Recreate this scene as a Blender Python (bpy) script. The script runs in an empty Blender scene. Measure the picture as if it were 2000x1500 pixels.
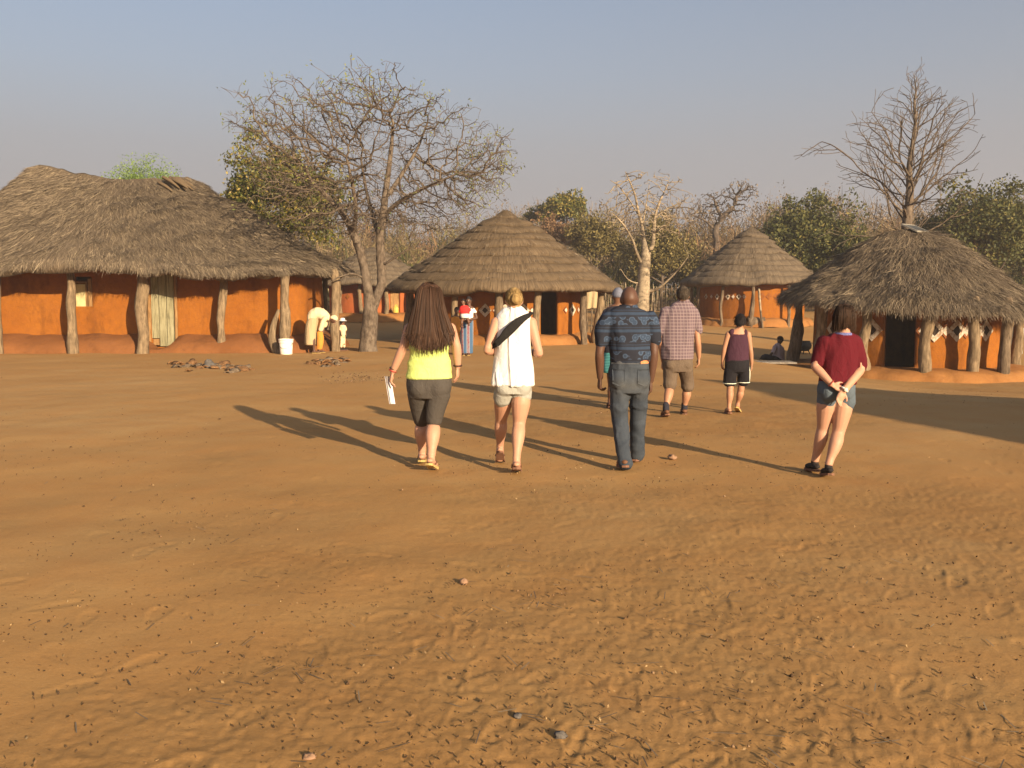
import bpy, math, random
import numpy as np
from mathutils import Vector

# ---------------------------------------------------------------- camera, sky, sun, exposure
SC = bpy.context.scene
COL = SC.collection
random.seed(7)
RNG = np.random.default_rng(7)
CAM_H, FPX, HORIZON = 1.52, 1750.0, 588.0
PITCH = math.atan2(750 - HORIZON, FPX)
cam_data = bpy.data.cameras.new('camera')
cam_data.lens = 36.0 * FPX / 2000.0
cam_data.sensor_width = 36.0
cam_data.clip_start = 0.05
cam_data.clip_end = 8000
cam = bpy.data.objects.new('camera', cam_data)
cam.location = (0, 0, CAM_H)
cam.rotation_euler = (math.pi / 2 - PITCH, 0, 0)
COL.objects.link(cam)
SC.camera = cam

SUN_EL = math.radians(16.0)
SUN_AZ = math.atan2(0.555, -0.832)            # clockwise from +Y: behind the camera, to the right
SUN_DIR = Vector((math.sin(SUN_AZ) * math.cos(SUN_EL), math.cos(SUN_AZ) * math.cos(SUN_EL), math.sin(SUN_EL)))
world = bpy.data.worlds.new('World')
SC.world = world
world.use_nodes = True
wt = world.node_tree
bg = wt.nodes['Background']
sky = wt.nodes.new('ShaderNodeTexSky')
sky.sky_type = 'NISHITA'
sky.sun_disc = False
sky.sun_elevation = SUN_EL
sky.sun_rotation = SUN_AZ
sky.altitude = 600
sky.air_density = 1.0
sky.dust_density = 6.0
sky.ozone_density = 1.5
# dust in the dry season air pales the sky evenly towards the whole horizon
wg = wt.nodes.new('ShaderNodeTexCoord'); wz = wt.nodes.new('ShaderNodeSeparateXYZ'); wr = wt.nodes.new('ShaderNodeValToRGB'); wm = wt.nodes.new('ShaderNodeMix')
wm.data_type = 'RGBA'
while len(wr.color_ramp.elements) < 6: wr.color_ramp.elements.new(0.5)
for e_, (p_, v_) in zip(wr.color_ramp.elements, ((0.0, 1.0), (0.11, 1.0), (0.16, 0.9), (0.235, 0.6), (0.31, 0.42), (0.7, 0.15))):
    e_.position = p_; e_.color = (v_, v_, v_, 1)
wt.links.new(wg.outputs['Generated'], wz.inputs[0]); wt.links.new(wz.outputs[2], wr.inputs[0]); wt.links.new(wr.outputs[0], wm.inputs[0])
wt.links.new(sky.outputs['Color'], wm.inputs[6]); wm.inputs[7].default_value = (2.36, 2.25, 2.28, 1)
wt.links.new(wm.outputs[2], bg.inputs['Color'])
bg.inputs['Strength'].default_value = 0.081
sun_data = bpy.data.lights.new('sun', 'SUN')
sun_data.energy = 5.0
sun_data.angle = math.radians(0.6)
sun_data.color = (1.0, 0.77, 0.50)
sun = bpy.data.objects.new('sun', sun_data)
sun.rotation_euler = (-SUN_DIR).to_track_quat('-Z', 'Y').to_euler()
sun.location = SUN_DIR * 60
COL.objects.link(sun)
vs = SC.view_settings
vs.view_transform = 'Standard'
vs.look = 'None'
vs.gamma = 1.0
vs.use_curve_mapping = False
vs.exposure = 1.15
SC.cycles.max_bounces = 4
SC.cycles.diffuse_bounces = 3
SC.cycles.transparent_max_bounces = 8

# ---------------------------------------------------------------- measuring helpers
CP, SP = math.cos(PITCH), math.sin(PITCH)
def ray(px, py):
    u, v = (px - 1000) / FPX, (750 - py) / FPX
    return Vector((u, CP + v * SP, -SP + v * CP))
def P(px, py, Y):
    d = ray(px, py)
    return Vector((0, 0, CAM_H)) + d * (Y / d.y)
def ss(a, b, x):
    t = np.clip((x - a) / (b - a), 0, 1)
    return t * t * (3 - 2 * t)
def ground_z(x, y):
    z = -0.45 * ss(5.0, 10.0, x) * ss(13.0, 20.5, y) * (1 - ss(28.0, 38.0, y))
    z = z + 0.9 * ss(34.0, 56.0, y) + 1.8 * ss(60.0, 160.0, y)
    return z
def gz(x, y): return float(ground_z(np.float64(x), np.float64(y)))
def G(px, py):
    d = ray(px, py); z = 0.0
    for _ in range(40):
        t = (z - CAM_H) / d.z
        z = 0.5 * z + 0.5 * gz(d.x * t, d.y * t)
    return Vector((d.x * t, d.y * t, z))
def pxm(px, Y): return px * Y / FPX

# ---------------------------------------------------------------- noise
def _h(ix, iy, iz, seed):
    n = (ix.astype(np.int64) * 374761393 + iy.astype(np.int64) * 668265263 + iz.astype(np.int64) * 2147483647 + seed * 144665) & 0xFFFFFFFF
    n = ((n ^ (n >> 13)) * 1274126177) & 0xFFFFFFFF
    n = ((n ^ (n >> 16)) * 2246822519) & 0xFFFFFFFF
    return ((n ^ (n >> 15)) & 0xFFFFFF) / float(0xFFFFFF) * 2 - 1
def vnoise(p, seed=0):
    f = np.floor(p); t = p - f; t = t * t * (3 - 2 * t)
    i = f.astype(np.int64); x, y, z = i[:, 0], i[:, 1], i[:, 2]
    r = 0
    for dx in (0, 1):
        wx = t[:, 0] if dx else 1 - t[:, 0]
        for dy in (0, 1):
            wy = t[:, 1] if dy else 1 - t[:, 1]
            for dz in (0, 1):
                wz = t[:, 2] if dz else 1 - t[:, 2]
                r = r + wx * wy * wz * _h(x + dx, y + dy, z + dz, seed)
    return r
def fbm(p, octs=3, seed=0):
    r = 0; a = 1.0
    for k in range(octs):
        r = r + a * vnoise(p * (2 ** k), seed + k * 17); a *= 0.5
    return r

# ---------------------------------------------------------------- objects
ORG = {}
def tag(o, label=None, cat=None, group=None, kind=None):
    if label: o['label'] = label
    if cat: o['category'] = cat
    if group: o['group'] = group
    if kind: o['kind'] = kind
    return o
def thing(name, label, cat, loc, group=None):
    o = bpy.data.objects.new(name, None)
    o.empty_display_size = 0.2
    o.location = loc
    COL.objects.link(o)
    ORG[o.name] = Vector(loc)
    return tag(o, label, cat, group)
def org(o): return ORG.get(o.name, Vector((0, 0, 0)))
def mesh_np(name, V, F, uv=None, smooth=True):
    """F: list of int tuples, or an (n,3)/(n,4) int array, or a list of such arrays."""
    V = np.asarray(V, np.float32).reshape(-1, 3)
    me = bpy.data.meshes.new(name)
    arrs = F if isinstance(F, list) and len(F) and isinstance(F[0], np.ndarray) else ([F] if isinstance(F, np.ndarray) else None)
    if arrs is None:
        me.from_pydata(V.tolist(), [], F)
    else:
        loops = np.concatenate([a.reshape(-1) for a in arrs]).astype(np.int32)
        sizes = np.concatenate([np.full(len(a), a.shape[1], np.int32) for a in arrs])
        starts = np.concatenate([[0], np.cumsum(sizes)[:-1]]).astype(np.int32)
        me.vertices.add(len(V)); me.vertices.foreach_set('co', V.reshape(-1))
        me.loops.add(len(loops)); me.loops.foreach_set('vertex_index', loops)
        me.polygons.add(len(sizes)); me.polygons.foreach_set('loop_start', starts)
        me.update(calc_edges=True)
    if uv is not None:
        l = me.uv_layers.new(name='UVMap')
        idx = np.empty(len(me.loops), np.int32); me.loops.foreach_get('vertex_index', idx)
        l.data.foreach_set('uv', np.asarray(uv, np.float32)[idx].reshape(-1))
    if smooth:
        me.polygons.foreach_set('use_smooth', np.ones(len(me.polygons), bool))
    me.validate()
    return me
def obj(name, V, F, mat, parent=None, uv=None, smooth=True, loc=None):
    """V in world coordinates; the object sits at its parent's origin (or at loc)."""
    o0 = org(parent) if parent is not None else Vector(loc or (0, 0, 0))
    V = np.asarray(V, float).reshape(-1, 3) - np.array(o0)
    o = bpy.data.objects.new(name, mesh_np(name, V, F, uv, smooth))
    COL.objects.link(o)
    if parent is not None: o.parent = parent
    else: o.location = o0
    ORG[o.name] = o0
    if mat is not None: o.data.materials.append(mat)
    return o

class Geo:
    def __init__(s): s.V = []; s.F = []; s.n = 0; s.U = []
    def add(s, V, F, U=None):
        V = np.asarray(V, float).reshape(-1, 3)
        s.V.append(V); s.F.extend([tuple(int(i) + s.n for i in f) for f in F]); s.n += len(V)
        s.U.append(np.zeros((len(V), 2)) if U is None else np.asarray(U, float))
        return s
    def make(s, name, mat, parent=None, smooth=True, uv=False, loc=None):
        return obj(name, np.concatenate(s.V), s.F, mat, parent, np.concatenate(s.U) if uv else None, smooth, loc)
def grid_faces(nu, nv, wrap=False):
    f = []
    for j in range(nv - 1):
        for i in range(nu if wrap else nu - 1):
            a = j * nu + i; b = j * nu + (i + 1) % nu
            f.append((a, b, b + nu, a + nu))
    return f
def catmull(pts, k):
    pts = np.asarray(pts, float)
    if k <= 1 or len(pts) < 2: return pts
    p = np.vstack([2 * pts[0] - pts[1], pts, 2 * pts[-1] - pts[-2]])
    out = []
    for i in range(1, len(p) - 2):
        for j in range(k):
            t = j / k
            out.append(0.5 * (2 * p[i] + (p[i + 1] - p[i - 1]) * t + (2 * p[i - 1] - 5 * p[i] + 4 * p[i + 1] - p[i + 2]) * t * t + (-p[i - 1] + 3 * p[i] - 3 * p[i + 1] + p[i + 2]) * t ** 3))
    out.append(pts[-1])
    return np.array(out)
def tube(path, rad, n=10, k=3, ref=None, cap=True, flat=1.0):
    """swept tube; rad per point; flat squeezes the second axis (along ref)"""
    d = np.hstack([np.asarray(path, float), np.asarray(rad, float).reshape(-1, 1)])
    d = catmull(d, k); pts = d[:, :3]; r = np.maximum(d[:, 3], 1e-4)
    m = len(pts); tan = np.gradient(pts, axis=0); tan /= np.linalg.norm(tan, axis=1)[:, None] + 1e-9
    up = np.array(ref if ref is not None else ((0, 1, 0) if abs(tan[0][1]) < 0.8 else (1, 0, 0)), float)
    V = []; rings = []
    seq = []
    if cap:
        for q in (0.25, 0.7): seq.append((0, -math.sqrt(1 - q * q), q))
    for i in range(m): seq.append((i, 0, 1))
    if cap:
        for q in (0.7, 0.25): seq.append((m - 1, math.sqrt(1 - q * q), q))
    a = np.linspace(0, 2 * math.pi, n, endpoint=False)
    for i, off, q in seq:
        t = tan[i]; b = up - t * np.dot(up, t); b /= np.linalg.norm(b) + 1e-9; s = np.cross(b, t)
        c = pts[i] + t * off * r[i] * (0.8 if flat >= 1 else flat)
        V.append(c + np.outer(np.cos(a), s) * r[i] * q + np.outer(np.sin(a), b) * r[i] * q * flat)
        up = b
    nr = len(V); V = np.concatenate(V); F = [(x[1], x[0], x[3], x[2]) for x in grid_faces(n, nr, True)]
    F.append(tuple(range(n))); F.append(tuple(reversed(range((nr - 1) * n, nr * n))))
    return V, F
def loft(rings, n=24, k=3, ang=0.0):
    """rings: (centre, rx, ry) horizontal ellipses; closed solid"""
    d = catmull(np.array([[*c, rx, ry] for c, rx, ry in rings], float), k)
    a = np.linspace(0, 2 * math.pi, n, endpoint=False)
    V = [np.stack([r[0] + np.cos(a) * r[3], r[1] + np.sin(a) * r[4], np.full(n, r[2])], 1) for r in d]
    nr = len(V)
    F = grid_faces(n, nr, True); F.append(tuple(reversed(range(n)))); F.append(tuple(range((nr - 1) * n, nr * n)))
    return np.concatenate(V), F
def ellipsoid(c, r, nu=16, nv=10, rot=None):
    th = np.linspace(0, math.pi, nv); ph = np.linspace(0, 2 * math.pi, nu, endpoint=False)
    V = np.array([[math.sin(t) * math.cos(p), math.sin(t) * math.sin(p), -math.cos(t)] for t in th for p in ph]) * np.array(r)
    if rot is not None: V = V @ np.array(rot.to_3x3() if hasattr(rot, 'to_3x3') else rot).T
    return V + np.array(c), grid_faces(nu, nv, True)
def box(c, s, rz=0.0):
    s = np.array(s) / 2
    V = np.array([[x, y, z] for z in (-1, 1) for y in (-1, 1) for x in (-1, 1)]) * s
    cz, sz = math.cos(rz), math.sin(rz)
    V = np.stack([V[:, 0] * cz - V[:, 1] * sz, V[:, 0] * sz + V[:, 1] * cz, V[:, 2]], 1) + np.array(c)
    return V, [(0, 2, 3, 1), (4, 5, 7, 6), (0, 1, 5, 4), (2, 6, 7, 3), (0, 4, 6, 2), (1, 3, 7, 5)]

# ---------------------------------------------------------------- materials
class NB:
    def __init__(s, name, rough=0.85, spec=0.25):
        s.m = bpy.data.materials.new(name); s.m.use_nodes = True
        s.t = s.m.node_tree; s.b = s.t.nodes['Principled BSDF']
        s.b.inputs['Roughness'].default_value = rough
        s.b.inputs['Specular IOR Level'].default_value = spec
        s._tc = None
    def node(s, kind, **kw):
        n = s.t.nodes.new(kind)
        for k, v in kw.items(): setattr(n, k, v)
        return n
    def put(s, inp, v):
        if hasattr(v, 'is_output'): s.t.links.new(v, inp)
        elif v is not None:
            inp.default_value = (tuple(v) + (1,)) if isinstance(v, (tuple, list)) and len(v) == 3 and len(inp.default_value) == 4 else v
    def tc(s, what='Object'):
        if s._tc is None: s._tc = s.node('ShaderNodeTexCoord')
        return s._tc.outputs[what]
    def scale(s, vec, sc, rot=(0, 0, 0)):
        n = s.node('ShaderNodeMapping'); s.put(n.inputs['Vector'], vec); n.inputs['Scale'].default_value = sc; n.inputs['Rotation'].default_value = rot
        return n.outputs[0]
    def noise(s, scale=5, detail=4, rough=0.55, vec=None, out='Fac', dist=0.0):
        n = s.node('ShaderNodeTexNoise'); s.put(n.inputs['Vector'], vec if vec is not None else s.tc())
        n.inputs['Scale'].default_value = scale; n.inputs['Detail'].default_value = detail
        n.inputs['Roughness'].default_value = rough; n.inputs['Distortion'].default_value = dist
        return n.outputs[out]
    def voro(s, scale=5, vec=None, out='Distance', feature='F1'):
        n = s.node('ShaderNodeTexVoronoi', feature=feature); s.put(n.inputs['Vector'], vec if vec is not None else s.tc())
        n.inputs['Scale'].default_value = scale
        return n.outputs[out]
    def ramp(s, fac, stops, interp='LINEAR'):
        n = s.node('ShaderNodeValToRGB'); s.put(n.inputs['Fac'], fac); r = n.color_ramp; r.interpolation = interp
        while len(r.elements) < len(stops): r.elements.new(0.5)
        for e, (p, c) in zip(r.elements, stops):
            e.position = p; e.color = (c, c, c, 1) if isinstance(c, (int, float)) else (*c, 1)
        return n.outputs['Color']
    def mix(s, fac, a, b, blend='MIX'):
        n = s.node('ShaderNodeMix', data_type='RGBA', blend_type=blend)
        s.put(n.inputs[0], fac); s.put(n.inputs[6], a); s.put(n.inputs[7], b)
        return n.outputs[2]
    def math(s, op, a, b=None, c=None):
        n = s.node('ShaderNodeMath', operation=op); s.put(n.inputs[0], a); s.put(n.inputs[1], b); s.put(n.inputs[2], c)
        return n.outputs[0]
    def sep(s, vec):
        n = s.node('ShaderNodeSeparateXYZ'); s.put(n.inputs[0], vec); return n.outputs
    def comb(s, x, y, z):
        n = s.node('ShaderNodeCombineXYZ'); s.put(n.inputs[0], x); s.put(n.inputs[1], y); s.put(n.inputs[2], z); return n.outputs[0]
    def bump(s, h, strength=0.5, dist=0.02, normal=None):
        n = s.node('ShaderNodeBump'); s.put(n.inputs['Height'], h); n.inputs['Strength'].default_value = strength
        n.inputs['Distance'].default_value = dist
        if normal is not None: s.put(n.inputs['Normal'], normal)
        return n.outputs[0]
    def done(s, col=None, normal=None, rough=None):
        s.put(s.b.inputs['Base Color'], col)
        if normal is not None: s.put(s.b.inputs['Normal'], normal)
        if rough is not None: s.put(s.b.inputs['Roughness'], rough)
        return s.m

def plain(name, col, var=0.25, scale=20, rough=0.8, bump=0.3, dist=0.004, spec=0.25):
    n = NB(name, rough, spec); f = n.noise(scale, 5)
    c = n.mix(n.ramp(f, [(0.3, 0.0), (0.7, 1.0)]), tuple(x * (1 - var) for x in col), tuple(min(1, x * (1 + var)) for x in col))
    return n.done(c, n.bump(n.noise(scale * 3, 4), bump, dist) if bump else None)
def island(name, stops, rough=0.8, spec=0.2, trans=0.0):
    """colour picked per loose piece (leaves, straws)"""
    n = NB(name, rough, spec); g = n.node('ShaderNodeNewGeometry')
    c = n.ramp(g.outputs['Random Per Island'], stops)
    if trans:
        tr = n.node('ShaderNodeBsdfTranslucent'); n.put(tr.inputs['Color'], c)
        mx = n.node('ShaderNodeMixShader'); mx.inputs[0].default_value = trans
        n.t.links.new(n.b.outputs[0], mx.inputs[1]); n.t.links.new(tr.outputs[0], mx.inputs[2])
        n.t.links.new(mx.outputs[0], n.t.nodes['Material Output'].inputs['Surface'])
    return n.done(c)

def m_ground():
    n = NB('ground_sand', 0.95, 0.1); p = n.tc()
    big = n.noise(0.22, 5, 0.6, p); mid = n.noise(1.7, 5, 0.6, p); fine = n.noise(60, 4, 0.7, p)
    c = n.ramp(big, [(0.28, (0.36, 0.195, 0.068)), (0.5, (0.40, 0.235, 0.090)), (0.72, (0.44, 0.285, 0.125))])
    c = n.mix(n.ramp(mid, [(0.35, 0.0), (0.75, 0.6)]), c, (0.40, 0.20, 0.066))
    c = n.mix(n.ramp(fine, [(0.33, 0.22), (0.55, 0.0)]), c, (0.22, 0.115, 0.04))
    c = n.mix(n.ramp(n.noise(140, 2, 0.5, p), [(0.62, 0.0), (0.75, 0.35)]), c, (0.50, 0.36, 0.22))
    h = n.math('ADD', n.math('MULTIPLY', n.noise(22, 6, 0.65, p), 1.0), n.math('MULTIPLY', n.noise(110, 3, 0.6, p), 0.6))
    st = n.noise(9, 5, 0.6, n.scale(p, (1.0, 2.6, 1.0), (0, 0, 0.5)))
    h = n.math('ADD', h, n.math('MULTIPLY', st, 0.6))
    at = n.node('ShaderNodeAttribute', attribute_name='painted_shade')
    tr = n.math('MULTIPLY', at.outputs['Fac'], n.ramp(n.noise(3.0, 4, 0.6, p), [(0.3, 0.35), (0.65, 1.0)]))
    c = n.mix(tr, c, n.mix(1.0, c, (0.80, 0.79, 0.78), 'MULTIPLY'))  # sand darkened near and right: vignette and footprint shading painted into the colour
    c = n.mix(1.0, c, (0.90, 0.90, 0.90), 'MULTIPLY')
    return n.done(c, n.bump(h, 0.45, 0.0048))
def m_clay(name, a, b, low, zlow):
    n = NB(name, 0.92, 0.12); p = n.tc()
    c = n.ramp(n.noise(0.9, 6, 0.6, p), [(0.3, a), (0.7, b)])
    c = n.mix(n.ramp(n.noise(5, 5, 0.65, p), [(0.38, 0.0), (0.7, 0.55)]), c, low)
    c = n.mix(n.ramp(n.noise(1.6, 6, 0.7, n.scale(p, (1, 1, 0.45))), [(0.52, 0.0), (0.66, 0.5)]), c, tuple(x * 0.55 for x in low))
    c = n.mix(n.ramp(n.voro(3.2, None, 'Distance', 'DISTANCE_TO_EDGE'), [(0.0, 0.35), (0.012, 0.0)]), c, tuple(x * 0.35 for x in low))
    z = n.math('ADD', n.sep(p)[2], n.math('MULTIPLY', n.noise(2.2, 4, 0.6, p), 0.35))
    c = n.mix(n.ramp(z, [(0.0, 0.85), (min(0.98, max(0.02, zlow)), 0.0)]), c, low)
    c = n.mix(n.ramp(n.noise(30, 3, 0.6, p), [(0.62, 0.0), (0.75, 0.25)]), c, tuple(x * 0.5 for x in a))
    h = n.math('ADD', n.noise(14, 5, 0.6, p), n.math('MULTIPLY', n.noise(3, 3, 0.5, p), 1.5))
    c = n.mix(1.0, c, (0.9, 0.9, 0.9), 'MULTIPLY')
    return n.done(c, n.bump(h, 0.45, 0.02))
def m_thatch(name, a, b, dark):
    n = NB(name, 0.95, 0.08); uv = n.tc('UV')
    s1 = n.noise(1.0, 5, 0.7, n.scale(uv, (38, 2.2, 1))); s2 = n.noise(1.0, 4, 0.7, n.scale(uv, (9, 1.1, 1)))
    blot = n.noise(0.55, 4, 0.6, uv)
    c = n.ramp(s1, [(0.32, dark), (0.5, a), (0.7, b)])
    c = n.mix(n.ramp(s2, [(0.36, 0.6), (0.5, 0.0)]), c, dark)
    c = n.mix(n.ramp(blot, [(0.4, 0.0), (0.65, 0.5)]), c, tuple(x * 0.6 for x in a))
    h = n.math('ADD', s1, n.math('MULTIPLY', s2, 1.4))
    c = n.mix(1.0, c, (0.92, 0.92, 0.92), 'MULTIPLY')
    return n.done(c, n.bump(h, 0.9, 0.045))
def m_bark(name, a, b, scale=(14, 14, 3), dist=0.02):
    n = NB(name, 0.92, 0.1); p = n.tc()
    f = n.noise(1.0, 6, 0.65, n.scale(p, scale)); g = n.noise(2.5, 4, 0.6, p)
    c = n.ramp(f, [(0.32, tuple(x * 0.45 for x in a)), (0.5, a), (0.68, b)])
    c = n.mix(n.ramp(g, [(0.45, 0.0), (0.7, 0.45)]), c, b)
    c = n.mix(n.ramp(n.noise(1.0, 3, 0.6, n.scale(p, (scale[0] * 2.6, scale[1] * 2.6, scale[2] * 0.8))), [(0.33, 0.75), (0.43, 0.0)]), c, tuple(x * 0.3 for x in a))
    return n.done(c, n.bump(f, 0.8, dist))
def m_fabric(name, col, var=0.1, rough=0.9, fine=350):
    n = NB(name, rough, 0.15); p = n.tc()
    c = n.mix(n.noise(7, 4, 0.6, p), tuple(x * (1 - var) for x in col), tuple(min(1, x * (1 + var)) for x in col))
    h = n.math('ADD', n.noise(fine, 2, 0.5, p), n.math('MULTIPLY', n.noise(18, 3, 0.5, p), 2.0))
    cr = n.ramp(n.math('ABSOLUTE', n.math('SUBTRACT', n.noise(7, 3, 0.5, n.scale(p, (1.3, 1.3, 0.8)), dist=1.2), 0.5)), [(0.0, 1.0), (0.10, 0.0)])
    return n.done(c, n.bump(cr, 0.24, 0.012, n.bump(h, 0.3, 0.004)))
def m_skin(name, col):
    n = NB(name, 0.55, 0.35); p = n.tc()
    c = n.mix(n.noise(9, 4, 0.6, p), tuple(x * 0.88 for x in col), tuple(min(1, x * 1.1) for x in col))
    c = n.mix(n.ramp(n.noise(40, 3, 0.6, p), [(0.5, 0.0), (0.75, 0.25)]), c, (col[0] * 0.95, col[1] * 0.75, col[2] * 0.68))
    return n.done(c, n.bump(n.noise(160, 3, 0.5, p), 0.12, 0.003))

M = {}
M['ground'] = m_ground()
M['clay'] = m_clay('ochre_clay', (0.275, 0.092, 0.013), (0.315, 0.117, 0.018), (0.195, 0.069, 0.016), 0.35)
M['clay_red'] = m_clay('red_clay', (0.36, 0.095, 0.03), (0.41, 0.12, 0.038), (0.26, 0.09, 0.035), 0.35)
M['mud'] = m_clay('mud_plinth', (0.20, 0.08, 0.027), (0.24, 0.10, 0.036), (0.18, 0.075, 0.028), 0.02)
M['mud_pale'] = m_clay('pale_mud_plinth', (0.29, 0.13, 0.04), (0.33, 0.16, 0.055), (0.26, 0.11, 0.035), 0.02)
M['thatch'] = m_thatch('weathered_thatch', (0.155, 0.12, 0.085), (0.23, 0.185, 0.13), (0.06, 0.045, 0.033))
M['thatch2'] = m_thatch('layered_thatch', (0.155, 0.112, 0.070), (0.225, 0.168, 0.108), (0.06, 0.04, 0.026))
M['straw'] = island('loose_straw', [(0.0, (0.08, 0.06, 0.044)), (0.5, (0.145, 0.113, 0.08)), (0.88, (0.21, 0.168, 0.116)), (1.0, (0.33, 0.265, 0.175))])
M['post'] = m_bark('weathered_post', (0.165, 0.12, 0.075), (0.27, 0.20, 0.125), (16, 16, 3.0))
M['post_dark'] = m_bark('dark_post', (0.12, 0.088, 0.06), (0.21, 0.16, 0.11), (16, 16, 3.0))
M['bark'] = m_bark('grey_bark', (0.105, 0.08, 0.06), (0.18, 0.145, 0.11), (9, 9, 5))
M['bark_pale'] = m_bark('pale_bark', (0.27, 0.215, 0.15), (0.37, 0.30, 0.21), (4, 4, 9), 0.012)
M['bark_dark'] = m_bark('dark_bark', (0.09, 0.07, 0.055), (0.16, 0.125, 0.10), (10, 10, 3))
M['plank'] = m_bark('door_plank', (0.25, 0.23, 0.14), (0.35, 0.33, 0.215), (30, 30, 2), 0.006)
M['frame'] = m_bark('wooden_frame', (0.25, 0.145, 0.06), (0.34, 0.2, 0.09), (30, 30, 3), 0.006)
M['shutter'] = plain('pale_shutter', (0.48, 0.42, 0.22), 0.15, 8, 0.8, 0.2)
M['dark'] = plain('soot_black', (0.015, 0.013, 0.012), 0.3, 10)
def m_worn():
    n = NB('worn_limewash', 0.92, 0.1); p = n.tc()
    c = n.mix(n.ramp(n.noise(14, 5, 0.7, p), [(0.44, 0.0), (0.62, 0.75)]), (0.55, 0.50, 0.42), (0.27, 0.13, 0.05))
    return n.done(c, n.bump(n.noise(40, 4, 0.6, p), 0.4, 0.006))
M['white'] = m_worn()
M['blackpaint'] = plain('charcoal_paint', (0.05, 0.035, 0.028), 0.3, 30, 0.9)
M['earthpaint'] = plain('dark_earth_paint', (0.20, 0.07, 0.025), 0.3, 30, 0.9)

# ================================================================ GROUND
def build_ground():
    ang = np.concatenate([np.linspace(-44, 44, 820), np.linspace(48, 312, 67)]) * math.pi / 180
    rad = np.concatenate([[0.05, 0.8, 1.6], np.geomspace(2.3, 48, 560), np.geomspace(50, 600, 50)])
    A, R = np.meshgrid(ang, rad); na, nr = len(ang), len(rad)
    x, y = (np.sin(A) * R).ravel(), (np.cos(A) * R).ravel()
    z = ground_z(x, y)
    p = np.stack([x, y, np.zeros_like(x)], 1)
    near = (R.ravel() < 48) & (R.ravel() > 2)
    fade = near * (1 - ss(0.70, 0.78, np.abs(np.where(A > math.pi, A - 2 * math.pi, A)).ravel()))
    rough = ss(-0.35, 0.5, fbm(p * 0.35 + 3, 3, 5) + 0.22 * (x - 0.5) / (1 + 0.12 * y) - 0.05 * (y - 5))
    d = 0.014 * fbm(p * 0.8, 3, 1) + 0.0016 * fbm(p * 4.0, 2, 9)
    d += (0.0006 + 0.0018 * rough) * np.abs(fbm(p * np.array([7.0, 13.0, 1]), 3, 21)) * -1.0
    d += rough * 0.0024 * fbm(p * 34.0, 2, 31)
    idx = np.where(near)[0]; xs, ys = x[idx], y[idx]; dd = np.zeros(len(idx))
    rows = np.searchsorted(rad, np.hypot(xs, ys))
    r2 = np.random.default_rng(3)
    order = np.argsort(ys); ysort = ys[order]
    for k in range(800):
        fy = 2.6 + 12 * r2.random() ** 1.7; fx = (r2.random() * 2 - 1) * 0.66 * fy
        if r2.random() > 0.45 + 0.4 * (fx > -0.2): continue
        th = r2.normal(0.0, 0.7); L = r2.uniform(0.10, 0.15); W = r2.uniform(0.04, 0.06); dep = r2.uniform(0.001, 0.0042)
        if k % 3 == 0: L, W, dep = r2.uniform(0.012, 0.04), r2.uniform(0.008, 0.022), r2.uniform(0.002, 0.006)
        a, b = np.searchsorted(ysort, [fy - 0.3, fy + 0.3]); s = order[a:b]
        u = (xs[s] - fx) * math.cos(th) - (ys[s] - fy) * math.sin(th); v = (xs[s] - fx) * math.sin(th) + (ys[s] - fy) * math.cos(th)
        W2 = W * (1 + 0.25 * np.sin(v / L * 2.2))
        q = np.sqrt((u / W2) ** 2 + (v / L) ** 2)
        tread = 0.3 * np.sin(v * 150 + 2 * np.sin(u * 60)) if k % 2 else 0
        dd[s] += dep * (np.exp(-((q - 1.15) / 0.22) ** 2) * 0.55 - (1 - ss(0.75, 1.05, q)) * (1 + tread))
    d[idx] += dd * 0.75
    z = z + d * fade
    F = np.array(grid_faces(na, nr, True), np.int32)
    F = F[:, ::-1]
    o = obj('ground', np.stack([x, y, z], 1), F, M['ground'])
    at = o.data.attributes.new('painted_shade', 'FLOAT', 'POINT'); at.data.foreach_set('value', (rough * fade).astype(np.float32))  # mask for the foreground shade painted into the sand colour
    tag(o, kind='structure')
build_ground()

# ================================================================ HUT HELPERS
def sweep(plan, nor, prof, noise=0.0, freq=1.2, seed=0, closed=True):
    """sweep profile [(offset, z)] round a closed plan; returns V, F, UV"""
    n = len(plan); V = []; U = []
    s = np.concatenate([[0], np.cumsum(np.linalg.norm(np.diff(plan, axis=0), axis=1))])
    vv = 0.0; prev = None
    for off, z in prof:
        xy = plan + nor * off
        V.append(np.column_stack([xy, np.full(n, z)]))
        if prev is not None: vv += math.hypot(off - prev[0], z - prev[1])
        prev = (off, z); U.append(np.column_stack([s, np.full(n, vv)]))
    V = np.concatenate(V); U = np.concatenate(U)
    if noise:
        N3 = np.column_stack([np.tile(nor, (len(prof), 1)), np.full(len(V), 0.6)])
        V = V + N3 * (noise * fbm(V * freq, 3, seed))[:, None]
    F = [(f[0], f[1], f[2], f[3]) for f in grid_faces(n, len(prof), closed)]
    return V, F, U
def normals2(plan):
    t = np.roll(plan, -1, 0) - np.roll(plan, 1, 0); t /= np.linalg.norm(t, axis=1)[:, None] + 1e-9
    return np.stack([t[:, 1], -t[:, 0]], 1)          # outward for a counter-clockwise plan
def circle(c, r, angs): return np.stack([c[0] + r * np.cos(angs), c[1] + r * np.sin(angs)], 1)
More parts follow.
